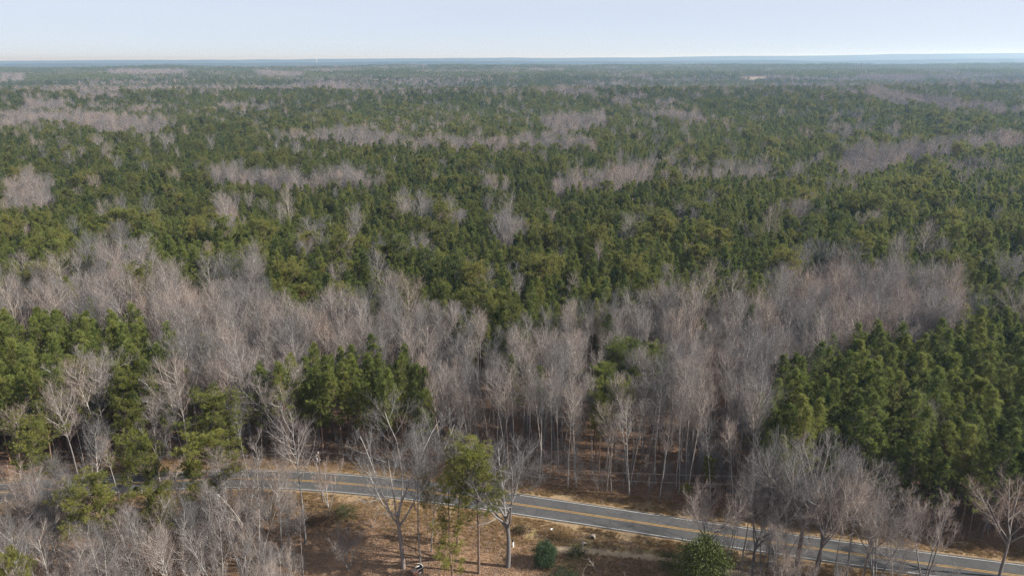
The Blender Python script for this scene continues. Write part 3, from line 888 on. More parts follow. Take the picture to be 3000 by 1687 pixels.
for gr, ii in GR.items():
    ii = np.array(ii); ii = ii[np.argsort(cyy[ii])]
    nr = min(14, max(1, int(round(len(ii) / 10))))
    for k_, row in enumerate(np.array_split(ii, nr)):
        for j_, i in enumerate(row[np.argsort(qt[row, 0])]):
            rown = 'front row' if k_ == 0 else ORD[min(k_, 19)] + ' row'
            LABEL[i] = ('%s, %s from the left in the %s' % (SHORT[gr], ORD[min(j_, 19)], rown), gr)
for i in np.nonzero(is_ind)[0]:
    sp = species[i]
    k = (ALLP if sp == 1 else ALLB)[variant[i]]
    lb, gr = LABEL[i]
    place_tree(k, cx[i], cyy[i], cz[i], scl[i], rot[i], lb, gr, k.pref, tone=float(tone_[i]))

# ------------------------------------------------------------------ the rest of the woods: stuff
def scatter(name, meshes, P, rz, s, var, label=None, tone=None):
    src = bpy.data.collections.new(name + '_kinds')
    for i, me in enumerate(meshes):
        src.objects.link(bpy.data.objects.new('%s_kind_%03d' % (name, i), me))
    me = bpy.data.meshes.new(name)
    me.vertices.add(len(P)); me.vertices.foreach_set('co', P.astype(np.float32).ravel())
    a = me.attributes.new('turn', 'FLOAT_VECTOR', 'POINT')
    a.data.foreach_set('vector', rz.astype(np.float32).ravel())
    a = me.attributes.new('size', 'FLOAT_VECTOR', 'POINT'); a.data.foreach_set('vector', s.astype(np.float32).ravel())
    if tone is not None:
        a = me.attributes.new('stand_tone', 'FLOAT', 'POINT'); a.data.foreach_set('value', tone.astype(np.float32))
    a = me.attributes.new('which', 'INT', 'POINT'); a.data.foreach_set('value', var.astype(np.int32))
    o = link(name, me)
    tag(o, label, kind='stuff')
    ng = bpy.data.node_groups.new(name, 'GeometryNodeTree')
    ng.interface.new_socket('Geometry', in_out='INPUT', socket_type='NodeSocketGeometry')
    ng.interface.new_socket('Geometry', in_out='OUTPUT', socket_type='NodeSocketGeometry')
    gi, go = ng.nodes.new('NodeGroupInput'), ng.nodes.new('NodeGroupOutput')
    ci = ng.nodes.new('GeometryNodeCollectionInfo')
    ci.inputs['Collection'].default_value = src
    ci.inputs['Separate Children'].default_value = True
    ci.inputs['Reset Children'].default_value = True
    ip = ng.nodes.new('GeometryNodeInstanceOnPoints')
    ip.inputs['Pick Instance'].default_value = True
    def na(nm_, ty):
        x = ng.nodes.new('GeometryNodeInputNamedAttribute'); x.data_type = ty; x.inputs[0].default_value = nm_
        return next(s_ for s_ in x.outputs if s_.enabled and s_.name == 'Attribute')
    ng.links.new(gi.outputs[0], ip.inputs['Points'])
    ng.links.new(ci.outputs[0], ip.inputs['Instance'])
    ng.links.new(na('which', 'INT'), ip.inputs['Instance Index'])
    ng.links.new(na('turn', 'FLOAT_VECTOR'), ip.inputs['Rotation'])
    ng.links.new(na('size', 'FLOAT_VECTOR'), ip.inputs['Scale'])
    ng.links.new(ip.outputs[0], go.inputs[0])
    md = o.modifiers.new('scatter', 'NODES'); md.node_group = ng
    return o
def rzv(a):
    return np.stack([0 * a, 0 * a, a], -1)
def sv(s, j=0.1):
    w = s * rng.uniform(1 - j, 1 + j, len(s))
    return np.stack([w, w, s], -1)
for sp, nm_, kinds, fars in ((1, 'pine_forest', ALLP, FARP), (2, 'bare_forest', ALLB, FARB)):
    k = (species == sp) & ~is_ind
    v = np.where(farz[k], len(kinds) + rng.integers(0, len(fars), k.sum()), variant[k])
    scatter(nm_, [q_.whole for q_ in kinds] + fars, np.stack([cx[k], cyy[k], cz[k]], -1), rzv(rot[k]), sv(scl[k]), v, tone=tone_[k])

# saplings and brush between the bare trees
ns = 9000
sx, sy = rng.uniform(-190, 210, ns * 3), rng.uniform(84, 300, ns * 3)
c_, _q = stand(sx, sy)
off = road_off(sx, sy)
ok = (((c_ == 2) | (c_ == 3)) & (rng.random(ns * 3) < 0.55)) | ((c_ == 1) & (rng.random(ns * 3) < 0.15))
left_near = (c_ == 5) & (project(np.stack([sx, sy, 0 * sx], -1))[:, 0] < 880)
right_near = (c_ == 5) & (project(np.stack([sx, sy, 0 * sx], -1))[:, 0] > 2150)
ok |= left_near & (rng.random(ns * 3) < 0.6)
shade = (c_ == 2) & (project(np.stack([sx, sy, 0 * sx], -1))[:, 0] > 2100) & (sy < 170)
ok |= shade
ok |= right_near & (rng.random(ns * 3) < 0.9) & (off < -12)
ok &= np.abs(sx) < sy * 0.84 + 30
sx, sy = sx[ok], sy[ok]
ss = rng.uniform(0.35, 1.1, len(sx)); ss[road_off(sx, sy) > 0] *= 0.9
scatter('undergrowth', [k.whole for k in SAP], np.stack([sx, sy, terrain(sx, sy)], -1), rzv(rng.random(len(sx)) * 6.28), sv(ss, .2), rng.integers(0, 4, len(sx)))
print('trees', n, 'pine', (species == 1).sum(), 'bare', (species == 2).sum(), 'saplings', len(sx))

# ------------------------------------------------------------------ trees placed one by one on the camera's side of the road
def special(kinds, px, py, Ht, label, group, spread=1.0, i=0, rz=None):
    k = kinds[i % len(kinds)]
    s = Ht / k.h
    p = at(px, py, Ht)
    z = float(terrain(p[0], p[1]))
    o_ = float(road_off(p[0], p[1]))
    if abs(o_) < 6.5: print('on road', round(o_, 1), label)
    return place_tree(k, p[0], p[1], z, s, rng.random() * 6.28 if rz is None else rz, label, group, k.pref, sxy=s * spread)
G_LP, G_YP, G_LB, G_RB, G_YB = 'old pines in the left foreground', 'pines standing in the yard', 'bare trees in the left foreground', 'bare trees on the near right roadside', 'bare trees standing in the yard'
special(OLD, 640, 1150, 20, 'broad round-topped old pine beside the road, behind the nearer round pine', G_LP, 1.22, 0)
special(OLD, 590, 1300, 19.5, 'broad dome-crowned old pine whose crown hangs over the left road bend', G_LP, 1.32, 1)
special(OLD, 405, 1300, 19, 'narrower old pine between two broad ones at left', G_LP, 0.80, 2)
special(OLD, 305, 1390, 18, 'nearest broad old pine, dark left flank, above bare brush', G_LP, 1.20, 3)
special(OLD, 455, 1425, 15, 'lower pine tucked under the nearest broad old pine', G_LP, 0.8, 0)
special(OLD, 268, 1080, 20, 'big rounded pine at the foot of the left pine block', G_LP, 1.15, 1)
special(OLD, 375, 1120, 18, 'smaller rounded pine touching the big rounded one on its right', G_LP, 0.90, 2)
special(OLD, 325, 1185, 16, 'yellowish pine in front of the big rounded pine', G_LP, 0.95, 3)
special(OLD, 60, 1265, 18, 'bushy pine cut off by the left edge of the view', G_LP, 1.05, 0)
special(OLD, 20, 1650, 16, 'pine top poking in at the bottom left corner', G_LP, 0.7, 2)
special(OPENP, 1395, 1300, 25, 'tallest yard pine with a straight bare trunk and bright crown', G_YP, 1.22, 0)
special(OPENP, 1330, 1285, 22, 'yard pine just behind the tallest one, pale yellow-green crown', G_YP, 1.2, 1)
special(OPENP, 1452, 1400, 14.5, 'thin crooked-stemmed yard pine beside the large pale bare tree', G_YP, 0.55, 2)
special(RAG, 1318, 1400, 20, 'ragged yard pine with branches low down its stem', G_YP, 1.3, 0)
special(OPENP, 1245, 1400, 14, 'small dark pine behind the slim white trunk', G_YP, 0.55, 1)
special(BW, 1160, 1275, 26, 'tallest bare tree with forked dark trunk left of the yard pines', G_YB, 1.15, 0, 0.4)
special(BF, 1215, 1300, 24, 'thinner bare tree right behind the forked dark trunk', G_YB, 0.8, 1)
special(BF, 1255, 1405, 15, 'slim white-barked bare tree beside the reddish bench with white rails', G_YB, 0.9, 2)
special(BW, 1485, 1300, 24, 'large pale bare tree with crown spreading right over the road', G_YB, 1.0, 2, 2.0)
special(BM, 1010, 1540, 9, 'small many-stemmed bare tree in the leaves left of the forked trunk', G_YB, 1.1, 1)
RB = [(2760, 1425, 18.5, 'M', 'forked bare tree standing alone on the verge at far right'), (2990, 1420, 18, 'W', 'leaning bare tree cut off by the right edge of the view'),
      (2380, 1300, 24, 'W', 'tallest bare tree in the near right roadside row'), (2290, 1330, 22, 'F', 'bare tree left of the tallest in the near right row'),
      (2445, 1335, 22, 'W', 'broad bare tree right of the tallest in the near right row'), (2200, 1385, 19, 'F', 'thin bare tree behind the dark evergreen, nearer the road bend'),
      (2530, 1370, 21, 'F', 'bare tree in the near right row with reddish fine twigs'), (2610, 1430, 18, 'M', 'many-stemmed bare tree at the right end of the near row'),
      (2335, 1410, 19, 'S', 'slim pale stem in front of the tallest right-row tree'), (2080, 1432, 17, 'W', 'pale many-branched bare tree rising behind the dark evergreen'),
      (2150, 1455, 16, 'S', 'slim bare tree just right of the dark evergreen'), (2480, 1440, 17, 'S', 'slim bare stem between two broad trees of the near right row'), (2265, 1440, 17, 'M', 'low many-stemmed bare tree left in the near right row'), (2560, 1480, 15, 'S', 'short slim bare tree at the front of the near right row'),
      (2235, 1425, 18, 'W', 'broad bare tree between the dark evergreen and the near right row'), (2425, 1400, 20, 'W', 'second broad bare tree in the middle of the near right row'), (2575, 1410, 19, 'W', 'broad bare tree near the right end of the near row'), (2660, 1490, 15, 'M', 'low vase-shaped bare tree before the lone forked tree'), (2125, 1490, 14, 'M', 'low twiggy bare tree close behind the dark evergreen'), (2310, 1495, 16, 'M', 'many-stemmed bare tree in front of the near right row')]
fam = {'M': BM, 'W': BW, 'F': BF, 'S': BS}
for j, (px, py, Ht, f_, lb) in enumerate(RB):
    special(fam[f_], px, py, Ht, lb, G_RB, 0.95, j)
LB = [(860, 1250, 24, 'F', 'tall bare tree with wide twiggy top left of the utility pole'), (720, 1360, 20, 'M', 'wide many-stemmed bare tree right of the dome-crowned pine'), (690, 1480, 15, 'M', 'big low vase-shaped bare tree in the left foreground brush'),
      (180, 1150, 21, 'F', 'pale bare tree rising left of the big rounded pine'), (250, 1270, 18, 'F', 'bare tree between the edge pine and the round pines'), (520, 1150, 20, 'F', 'leaning pale bare tree left of the round-topped roadside pine'),
      (800, 1080, 21, 'W', 'gnarled bare tree with curling limbs in front of the roadside clump'), (760, 1290, 17, 'M', 'twiggy bare tree beside the road behind the many-stemmed one'), (90, 1380, 19, 'M', 'pale many-stemmed bare tree near the left edge'),
      (190, 1440, 17, 'F', 'bare tree below the edge pine at left'), (40, 1450, 16, 'F', 'bare tree at the very left edge above the corner'), (350, 1500, 15, 'M', 'pale forking bare tree in front of the nearest broad pine'),
      (480, 1540, 13, 'S', 'slim white bare stem right of the nearest broad pine'), (250, 1560, 13, 'M', 'low many-stemmed bare tree in the left corner brush'), (590, 1580, 11, 'M', 'short twiggy bare tree in the brush below the dome-crowned pine'), (120, 1560, 13, 'F', 'short bare tree in the bottom left brush'),
      (950, 1330, 12, 'M', 'twiggy bare tree just behind the utility pole'), (430, 1180, 19, 'S', 'slim bare tree in the middle of the round pines'), (700, 1180, 18, 'S', 'slim bare tree between the round-topped pine and the clump'), (870, 1500, 13, 'S', 'slim bare tree at the edge of the yard leaves'), (60, 1210, 18, 'F', 'whitish bare tree at the left edge above the edge pine'), (620, 1430, 16, 'S', 'slim bare tree under the dome-crowned pine'), (800, 1400, 16, 'F', 'bare tree at the near roadside below the bend')]
for j, (px, py, Ht, f_, lb) in enumerate(LB):
    special(fam[f_], px, py, Ht, lb, G_LB, 1.0, j)
# fill of smaller bare trees in the two brushy corners
def corner_fill(n_, box, fams, hmin, hmax, label, group, seed):
    r = np.random.default_rng(seed); spots = []
    while len(spots) < n_:
        px, py = r.uniform(box[0], box[2]), r.uniform(box[1], box[3])
        p_ = at(px, py)
        o_ = float(road_off(p_[0], p_[1]))
        if o_ > -9.5 or inside(YARD, np.array(p_[0]), np.array(p_[1])):
            continue
        spots.append((p_[1], p_[0]))
    spots.sort(reverse=True)
    for k_, row in enumerate(np.array_split(np.array(spots), max(1, n_ // 9))):
        for j_, (y_, x_) in enumerate(sorted(row.tolist(), key=lambda q_: q_[1] / q_[0])):
            kd = fams[r.integers(len(fams))]
            s_ = r.uniform(hmin, hmax) / kd.h
            rn = ORD[k_] + ' row from the road'
            place_tree(kd, x_, y_, float(terrain(x_, y_)), s_, r.random() * 6.28, '%s, %s from left in the %s' % (label, ORD[j_], rn), group, kd.pref)
corner_fill(50, (-60, 1455, 860, 1900), BF + BS + BM + BM, 10, 18, 'thin tree in the left brush', 'thin trees of the left brush', 61)
corner_fill(12, (2160, 1640, 3060, 1800), BS + BM, 6, 11, 'low thin tree in right brush', 'thin trees of the right brush', 62)
SCREEN = [(40, 1335, 12, 'M', 'low twiggy bare tree hiding the far left end of the road'), (150, 1345, 12, 'F', 'thin bare tree before the far left end of the road'), (230, 1330, 13, 'M', 'many-stemmed bare tree screening the road below the edge pine'), (470, 1345, 12, 'M', 'twiggy bare tree screening the road between two old pines'), (540, 1400, 10, 'M', 'low bare thicket tree under the dome-crowned pine by the road'), (665, 1345, 12, 'F', 'thin bare tree before the road right of the dome-crowned pine'), (760, 1385, 10, 'M', 'low twiggy tree on the near verge left of the utility pole'), (320, 1300, 14, 'S', 'slim bare tree rising between the round pines and the road')]
for j, (px, py, Ht, f_, lb) in enumerate(SCREEN):
    special(fam[f_], px, py, Ht, lb, G_LB, 1.1, j + 1)
special(OLD, 2085, 1345, 9.5, 'wide flat-topped pine at the far roadside above the dark evergreen', None, 0.7, 1)
special(OLD, 2010, 1418, 5.5, 'low dark pine at the far roadside beside the flat-topped one', None, 0.8, 2)

# ------------------------------------------------------------------ evergreen, bushes, brush
def leafy(seed, rad, height, n, leaf, z0, mat_, shape, limbs=10, trunk_r=0.12, wid=0.5, rag=0.2):
    r = np.random.default_rng(seed)
    tr, cr = MB(), MB()
    T = poly(np.array([[0, 0, -.2]]), np.array([[0, 0, 1.0]]), np.array([height * .9]), 7, .1, .03, r)
    tr.tubes(T, taper([trunk_r], [.02], 7), 6, 0, 0)
    S, D, t_, _ = sprout(T, limbs, .12, .95, 45, 80, r)
    tr.tubes(poly(S, D, rad * .8 * shape((t_ * height * .9 - z0) / (height - z0)) + .1, 4, .3, .06, r), taper(np.full(limbs, trunk_r * .35), np.full(limbs, .012), 4), 4, 0, 0)
    nc = n // 14
    u = r.random(nc)
    az = r.random(nc) * 6.283
    rr = rad * shape(u) * (0.45 + 0.55 * r.random(nc) ** 0.45) * (1 + rag * np.sin(az * 3 + u * 9 + seed) + rag * 0.6 * np.sin(az * 7 - u * 5 + 2 * seed))
    C = np.stack([np.cos(az) * rr, np.sin(az) * rr, z0 + (height - z0) * u], -1)
    out = nrm(C - np.array([0, 0, height * .4]))
    C = np.repeat(C, 14, 0) + r.normal(0, leaf * 1.5, (nc * 14, 3)); out = np.repeat(out, 14, 0)
    nn = len(C)
    d = nrm(out * .7 + nrm(r.normal(0, 1, (nn, 3))))
    w = nrm(np.cross(d, r.normal(0, 1, (nn, 3)))) * leaf * wid * .5
    L = leaf * r.uniform(.7, 1.2, (nn, 1))
    V = np.stack([C, C + d * L * .45 + w, C + d * L, C + d * L * .45 - w], 1)
    tt = np.repeat(np.clip(np.repeat(r.normal(.45, .2, nc), 14) + r.normal(0, .15, nn), 0, 1), 4)
    cr.add(V.reshape(-1, 3), None, np.arange(nn * 4).reshape(-1, 4), 0, tt)
    return tr, cr
egg = lambda u: np.sqrt(np.clip(1 - ((u - .36) / .66) ** 2, 0.01, 1))
ball = lambda u: np.sqrt(np.clip(1 - ((u - .48) / .56) ** 2, 0.02, 1))
def plant(name, tr, cr, tmat, cmat, p, label, cat, group=None, rz=0.0, tn='trunk', cn='crown'):
    e = bpy.data.objects.new(name, None); COL.objects.link(e)
    e.location = (p[0], p[1], float(terrain(p[0], p[1]))); e.rotation_euler = (0, 0, rz)
    tag(e, label, cat, group)
    link(tn, tr.mesh(tn, [tmat], True), e); link(cn, cr.mesh(cn, [cmat]), e)
    return e
tr, cr = leafy(1, 3.9, 12.4, 15000, .36, 0.8, M_HOLLY, egg, 22, .2, rag=0.30)
plant('evergreen_tree', tr, cr, M_PBARK, M_HOLLY, at(2070, 1592, 12.5), 'dark glossy broadleaf evergreen at the bottom edge of the yard path', 'tree')
tr, cr = leafy(2, 1.9, 4.0, 14000, .17, 0.15, M_BUSH, ball, 12, .06)
plant('round_bush', tr, cr, M_PBARK, M_BUSH, at(1597, 1648), 'round green bush standing alone in the leaf-strewn yard', 'bush', tn='stem', cn='foliage')
SH = [(905, 1530, 2.0, 1.5, M_BRAMBLE, 'dark tangled shrub in the yard behind the forked bare tree', 3), (1010, 1512, 2.2, 1.7, M_HOLLY, 'dark low evergreen shrub left of the forked bare tree', 4), (965, 1522, 2.1, 1.4, M_BRAMBLE, 'brown bramble between two dark shrubs left in the yard', 5),
      (1690, 1628, 1.5, 1.5, M_HOLLY, 'small dark evergreen shrub right of the round bush', 6), (1700, 1668, 2.6, 1.6, M_BRAMBLE, 'rust-brown bramble heap below the culvert', 7), (1780, 1685, 2.6, 1.7, M_BRAMBLE, 'largest rust-brown bramble at the bottom edge right of the bush', 8),
      (1525, 1556, 0.9, 0.8, M_BRAMBLE, 'tiny dark shrub by the verge right of the large pale bare tree', 9), (1960, 1660, 1.8, 2.2, M_HOLLY, 'dark shrub just left of the broadleaf evergreen', 10), (1640, 1566, 1.5, 0.7, M_GRASS, 'pale yellowish weedy clump on the verge above the round bush', 11), (1655, 1690, 2.0, 1.2, M_BUSH, 'low green bramble at the bottom edge under the round bush', 12), (1870, 1692, 2.4, 1.6, M_BRAMBLE, 'brown bramble by the ditch path at the bottom edge', 13)]
for px, py, ra, he, mt, lb, sd_ in SH:
    tr, cr = leafy(sd_ + 20, ra, he, 3000, .17, .02, mt, ball, 26, .035, rag=0.42)
    plant('shrub', tr, cr, M_PBARK, mt, at(px, py), lb, 'shrub', 'low shrubs in the yard', tn='stem', cn='foliage')
# dead limbs lying in the yard brush
for j, (px, py, L, lb) in enumerate([(1720, 1655, 4.0, 'long pale dead limb leaning out of the rust-brown bramble'), (1750, 1672, 3.2, 'forked grey dead limb standing in the largest bramble'), (1830, 1676, 3.0, 'short white dead limb lying on the brown bramble'), (1090, 1545, 3.6, 'grey fallen branch left of the forked bare tree')]):
    r = np.random.default_rng(400 + j); mb = MB()
    B0 = poly(np.zeros((1, 3)), np.array([[r.normal(0, .6), r.normal(0, .6), .8]]), np.array([L]), 6, -.2, .08, r)
    mb.tubes(B0, taper([.075], [.02], 6), 6, 0, 0)
    S, D, t_, _ = sprout(B0, 7, .3, .98, 25, 60, r)
    mb.tubes(poly(S, D, r.uniform(.6, 1.5, 7), 4, 0, .1, r), taper(np.full(7, .03), np.full(7, .01), 4), 4, 0, .1)
    p = at(px, py)
    tag(link('dead_branch', mb.mesh('dead_branch', [M_BARK]), None, (p[0], p[1], float(terrain(p[0], p[1])) + .02)), lb, 'branch', 'dead branches in the yard')

# grass on the verges and leaves
def tuft_mesh(seed, h, n):
    r = np.random.default_rng(seed); mb = MB()
    C = np.c_[r.normal(0, .13, (n, 2)), np.zeros(n)]
    d = nrm(np.c_[r.normal(0, .45, (n, 2)), np.ones(n)])
    w = nrm(np.c_[r.normal(0, 1, (n, 2)), np.zeros(n)]) * .022
    V = np.stack([C - w, C + w, C + d * h * r.uniform(.5, 1.2, (n, 1))], 1)
    mb.add(V.reshape(-1, 3), np.arange(n * 3).reshape(-1, 3), None, 0, np.repeat(np.clip(r.normal(.5, .25, n), 0, 1), 3))
    return mb.mesh('grass_tuft', [M_GRASS])
ng_ = 60000
qx = rng.uniform(-100, 120, ng_); qo = np.where(rng.random(ng_) < .3, rng.uniform(4.1, 9, ng_), -4.1 - np.abs(rng.normal(0, 6.5, ng_)))
qy = road_y(qx) + qo
k = (vnoise(qx, qy, 3.0) + rng.random(ng_) * .5 > .55) & (np.abs(road_off(qx, qy)) > 4.12) & (seg_dist(PATH, qx, qy) > 1.0)
qx, qy = qx[k][:26000], qy[k][:26000]
scatter('grass', [tuft_mesh(500 + i, .30 + .1 * i, 26) for i in range(3)], np.stack([qx, qy, terrain(qx, qy)], -1), rzv(rng.random(len(qx)) * 6.28), sv(rng.uniform(.5, 1.3, len(qx)), .2), rng.integers(0, 3, len(qx)))

# dead leaves, pine straw and sticks on the yard floor
def litter_mesh(seed):
    r = np.random.default_rng(seed); mb = MB()
    n_ = 16
    C = np.c_[r.normal(0, .35, (n_, 2)), r.uniform(.0, .05, n_)]
    a_ = nrm(np.c_[r.normal(0, 1, (n_, 2)), r.normal(0, .35, n_)]); w_ = nrm(np.cross(a_, np.array([0, 0, 1.0]) + r.normal(0, .4, (n_, 3)))) * .07
    L_ = r.uniform(.12, .24, (n_, 1))
    V = np.stack([C, C + a_ * L_ * .5 + w_, C + a_ * L_, C + a_ * L_ * .5 - w_], 1)
    V[..., 2] = np.maximum(V[..., 2], .006)
    mb.add(V.reshape(-1, 3), None, np.arange(n_ * 4).reshape(-1, 4), 0, np.repeat(np.clip(r.normal(.5, .3, n_), 0, 1), 4))
    k_ = 2
    A_ = np.c_[r.normal(0, .4, (k_, 2)), np.full(k_, .03)]
    mb.spikes(A_, A_ + nrm(np.c_[r.normal(0, 1, (k_, 2)), r.normal(0, .08, k_)]) * r.uniform(.4, 1.1, (k_, 1)), np.full(k_, .018), 1, .3)
    return mb.mesh('litter_patch', [M_LITTER, M_BARK])
M_LITTER = leafmat('dead_leaves', (0.10, 0.058, 0.034), (0.40, 0.27, 0.175), (0.30, 0.15, 0.075), 0.2)
nl_ = 30000
lx, ly = rng.uniform(-75, 60, nl_), rng.uniform(80, 150, nl_)
lo = road_off(lx, ly)
k = ((lo < -6) | ((lo > 5.5) & (rng.random(nl_) < .5))) & (vnoise(lx, ly, 5) + .6 * rng.random(nl_) > .62) & (seg_dist(PATH, lx, ly) > 1.2)
lx, ly = lx[k], ly[k]
scatter('leaf_litter', [litter_mesh(520 + i) for i in range(4)], np.stack([lx, ly, terrain(lx, ly) + .01], -1), rzv(rng.random(len(lx)) * 6.28), sv(rng.uniform(.7, 1.4, len(lx)), .2), rng.integers(0, 4, len(lx)))

# ------------------------------------------------------------------ utility poles and wires
def utility_pole(p, hgt_, ang, label, lean=0.0, can=False):
    e = bpy.data.objects.new('utility_pole', None); COL.objects.link(e)
    z0 = float(terrain(p[0], p[1]))
    e.location = (p[0], p[1], z0); e.rotation_euler = (R(lean), 0, ang)
    tag(e, label, 'utility pole', 'poles of the roadside power line')
    mb = MB(); K = 6
    mb.tubes(np.stack([np.zeros(K), np.zeros(K), np.linspace(-.5, hgt_, K)], -1)[None], taper([.16], [.10], K), 10, 0, 0, True)
    link('shaft', mb.mesh('shaft', [M_POLE], True), e)
    mb = MB(); zz = [0, .08, .1, .18, .2, .30, .34]; rr_ = [.03, .03, .075, .06, .085, .06, .03]
    mb.tubes(np.stack([np.zeros(7), np.zeros(7), hgt_ + np.array(zz)], -1)[None], np.array([rr_]), 8, 0, 0, True)
    link('insulator', mb.mesh('insulator', [M_PORC], True), e)
    mb = MB(); mb.box((0.15, 0, hgt_ - 1.45), (.22, .06, .06)); mb.tubes(np.array([[[.27, 0, hgt_ - 1.52], [.27, 0, hgt_ - 1.38]]]), np.array([[.045, .045]]), 8, 0, 0, True)
    link('neutral_bracket', mb.mesh('neutral_bracket', [M_PORC]), e)
    if can:
        mb = MB(); mb.tubes(np.array([[[-.36, 0, hgt_ - 1.9], [-.36, 0, hgt_ - 1.85], [-.36, 0, hgt_ - 1.0], [-.36, 0, hgt_ - .95]]]), np.array([[.13, .16, .16, .10]]), 14, 0, 0, True)
        mb.box((-.13, 0, hgt_ - 1.3), (.1, .1, .5))
        link('transformer', mb.mesh('transformer', [M_CAN], True), e)
    return np.array([p[0], p[1], z0])
pa = at(946, 1470); pb_ = at(2165, 1532); pc = at(3120, 1610); p0 = at(-120, 1475)
A = [utility_pole(p0, 11, .1, 'utility pole beyond the left edge of the view'), utility_pole(pa, 11.2, .1, 'dark utility pole with pale top on the near verge left of the yard', 0, True), utility_pole(pb_, 10.0, -.25, 'utility pole hidden among bare trees at the far roadside'), utility_pole(pc, 10.5, -.25, 'utility pole beyond the right edge of the view')]
hs = [(11.3, 9.75), (11.5, 9.75), (10.3, 8.55), (10.8, 9.05)]
for w_, lb in ((0, 'upper pale wire running from pole to pole across the road'), (1, 'lower pale wire running beneath the upper one')):
    mb = MB()
    for a, b_, ha, hb in zip(A[:-1], A[1:], hs[:-1], hs[1:]):
        u = np.linspace(0, 1, 24)[:, None]
        P = (a + [0, 0, ha[w_]]) * (1 - u) + (b_ + [0, 0, hb[w_]]) * u
        P[:, 2] -= 4 * 0.9 * (u * (1 - u))[:, 0]
        mb.tubes(P[None], np.full((1, 24), .011), 5, 0, 0)
    tag(link('power_line', mb.mesh('power_line', [M_WIRE])), lb, 'power line', 'wires of the roadside power line')

# ------------------------------------------------------------------ things in the yard
p = at(1222, 1676)
e = bpy.data.objects.new('broken_bench', None); COL.objects.link(e)
e.location = (p[0], p[1], float(terrain(p[0], p[1]))); e.rotation_euler = (0, 0, R(38))
tag(e, 'low reddish wooden bench with two white rails and a curved dark back', 'bench')
mb = MB(); mb.box((-.55, 0, .72), (1.0, 1.05, .05)); link('top_board', mb.mesh('top_board', [M_GREYWOOD]), e)
mb = MB(); mb.box((-.55, -.50, .34), (.98, .05, .68)); link('side_panel', mb.mesh('side_panel', [M_REDWOOD]), e)
for x_, y_ in ((-1.0, .45), (-.1, .45), (-1.0, -.42)):
    mb = MB(); mb.box((x_, y_, .345), (.08, .08, .69)); link('leg', mb.mesh('leg', [M_REDWOOD]), e)
for y_ in (-.42, .42):
    mb = MB(); mb.box((.42, y_, .80), (1.05, .11, .08)); link('rail', mb.mesh('rail', [M_WHITE]), e)
mb = MB(); mb.box((.35, -.62, .25), (1.0, .07, .07)); link('rail', mb.mesh('rail', [M_WHITE]), e)
aa = np.linspace(-.95, .95, 13)
mb = MB(); ins, outs = [], []
for z_ in (.06, 1.02):
    for rr_ in (1.0, 1.06):
        ins.append(np.stack([rr_ * np.cos(aa), rr_ * np.sin(aa), np.full(13, z_)], -1))
V = np.concatenate(ins); i = np.arange(12)
q4 = lambda a, b_: np.stack([a * 13 + i, a * 13 + i + 1, b_ * 13 + i + 1, b_ * 13 + i], -1)
mb.add(V, None, np.concatenate([q4(0, 2), q4(3, 1), q4(2, 3), q4(1, 0)]))
link('curved_back', mb.mesh('curved_back', [M_DARK]), e)
mb = MB(); mb.tubes(np.stack([1.03 * np.cos(aa), 1.03 * np.sin(aa), np.full(13, 1.06)], -1)[None], np.full((1, 13), .055), 6, 0, 0, True)
link('rim', mb.mesh('rim', [M_WHITE]), e)

p = at(1503, 1596)
e = bpy.data.objects.new('post', None); COL.objects.link(e); e.location = (p[0], p[1], float(terrain(p[0], p[1])))
tag(e, 'short white post with dark cap right of the large pale bare tree', 'post')
mb = MB(); mb.tubes(np.array([[[0, 0, -.1], [0, 0, .95], [0, 0, .97]]]), np.array([[.17, .16, .02]]), 10, 0, 0); link('shaft', mb.mesh('shaft', [M_WHITE], True), e)
mb = MB(); mb.tubes(np.array([[[-.03, 0, .96], [-.05, 0, 1.2], [-.03, 0, 1.5], [0, 0, 1.55]]]), np.array([[.13, .17, .10, .02]]), 8, 0, 0); link('cap', mb.mesh('cap', [M_DARK], True), e)

p = at(1605, 1588)
e = bpy.data.objects.new('wooden_crate', None); COL.objects.link(e); e.location = (p[0], p[1], float(terrain(p[0], p[1]))); e.rotation_euler = (0, 0, .15)
tag(e, 'small open brown crate just behind the round green bush', 'crate')
for y_ in (-.28, .28):
    for z_ in (.12, .33, .54):
        mb = MB(); mb.box((0, y_, z_), (.72, .03, .17)); link('slat', mb.mesh('slat', [M_POLE]), e)
for x_ in (-.33, .33):
    mb = MB(); mb.box((x_, 0, .33), (.03, .52, .62)); link('end_panel', mb.mesh('end_panel', [M_POLE]), e)
mb = MB(); mb.box((0, 0, .05), (.62, .52, .03)); link('bottom_board', mb.mesh('bottom_board', [M_POLE]), e)

p = at(1617, 1562)
e = bpy.data.objects.new('mailbox', None); COL.objects.link(e); e.location = (p[0], p[1], float(terrain(p[0], p[1]))); e.rotation_euler = (0, 0, .3)
tag(e, 'small white box on a thin post among verge weeds', 'mailbox')
mb = MB(); mb.box((0, 0, .5), (.09, .09, 1.0)); link('post', mb.mesh('post', [M_GREYWOOD]), e)
mb = MB(); a8 = np.linspace(0, math.pi, 7)
prof = np.concatenate([np.stack([.12 * np.cos(a8), .14 + .12 * np.sin(a8)], -1), [[-.12, 0], [.12, 0]]])
nP = len(prof)
V = np.concatenate([np.c_[np.full(nP, s_), prof + [0, 1.003]] for s_ in (-.27, .27)])
i = np.arange(nP); mb.add(V, [[0, k_, k_ + 1] for k_ in range(1, nP - 1)] + [[nP, nP + k_ + 1, nP + k_] for k_ in range(1, nP - 1)], np.stack([i, (i + 1) % nP, (i + 1) % nP + nP, i + nP], -1))
link('box', mb.mesh('box', [M_WHITE]), e)

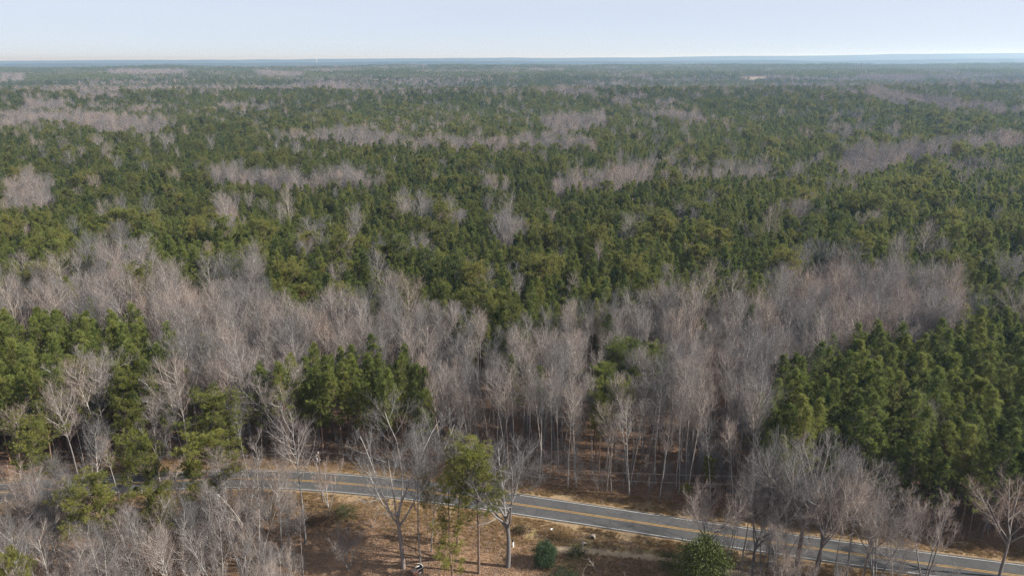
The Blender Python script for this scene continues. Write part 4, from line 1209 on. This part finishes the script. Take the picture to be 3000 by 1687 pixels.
for (px, py, lb, rz_) in ((1714, 1590, 'round culvert mouth with pale rim in the ditch', 1.9), (1735, 1577, 'second dark culvert mouth nearer the road in the ditch', 1.3)):
    p = at(px, py)
    e = bpy.data.objects.new('culvert_pipe', None); COL.objects.link(e); e.location = (p[0], p[1], float(terrain(p[0], p[1])) + .22); e.rotation_euler = (0, R(6), rz_)
    tag(e, lb, 'culvert', 'culvert ends in the ditch')
    mb = MB(); X_ = np.array([0, 0, 0, 1.6, 1.6]); rr_ = np.array([.40, .52, .52, .52, .40])
    P_ = np.stack([np.array([0.0, 0.001, .02, .8, .801]), np.zeros(5), np.zeros(5)], -1)
    mb.tubes(P_[None], rr_[None], 16, 0, 0); link('pipe', mb.mesh('pipe', [M_CONC], True), e)
    mb = MB(); mb.tubes(np.array([[[.0, 0, 0], [.75, 0, 0], [.76, 0, 0]]]), np.array([[.40, .40, .01]]), 16, 0, 0); link('painted_bore_shade', mb.mesh('painted_bore_shade', [M_DARK], True), e)  # shade inside the pipe mouth, put in as near-black colour on the bore

# ------------------------------------------------------------------ water tower on the skyline
d_ = fw * F + rt * (927 - W / 2) - up * (176 - H / 2)
tt_ = 9600 / d_[1]
p = EYE + d_ * tt_
z0 = float(terrain(p[0], p[1]))
ztop = EYE[2] + d_[2] * tt_ + 16
hh = max(30.0, ztop - z0)
e = bpy.data.objects.new('water_tower', None); COL.objects.link(e); e.location = (p[0], p[1], z0)
tag(e, 'tiny white water tower standing up from the far blue skyline', 'water tower')
a8 = np.linspace(-1.45, 1.45, 11)
mb = MB(); mb.tubes(np.stack([0 * a8, 0 * a8, hh - 7 + 6 * np.sin(a8)], -1)[None], (7.5 * np.cos(a8))[None], 24, 0, 0, True); link('tank', mb.mesh('tank', [M_TANK], True), e)
mb = MB(); mb.tubes(np.array([[[0, 0, -2], [0, 0, 4], [0, 0, hh - 12.5]]]), np.array([[4, 1.8, 1.7]]), 16, 0, 0); link('column', mb.mesh('column', [M_TANK], True), e)

# ------------------------------------------------------------------ air
mb = MB()
zt, zb = float(max(GZ.max() + 12, CAM_H + 12)), float(GZ.min() - 2.0)
mb.box((0, 18000, (zt + zb) / 2), (84000, 46000, zt - zb))
hz = bpy.data.materials.new('haze'); hz.use_nodes = True
t = hz.node_tree
t.nodes.remove(t.nodes['Principled BSDF'])
pv = N(t, 'ShaderNodeVolumePrincipled')
pv.inputs['Color'].default_value = (0.40, 0.65, 1.0, 1)
pv.inputs['Absorption Color'].default_value = (1, 1, 1, 1)
pv.inputs['Density'].default_value = 0.00010
pv.inputs['Anisotropy'].default_value = 0.4
t.links.new(pv.outputs[0], t.nodes['Material Output'].inputs['Volume'])
tag(link('haze', mb.mesh('haze', [hz])), kind='stuff')
print('terrain', GZ.min(), GZ.max(), 'tower', z0, hh)
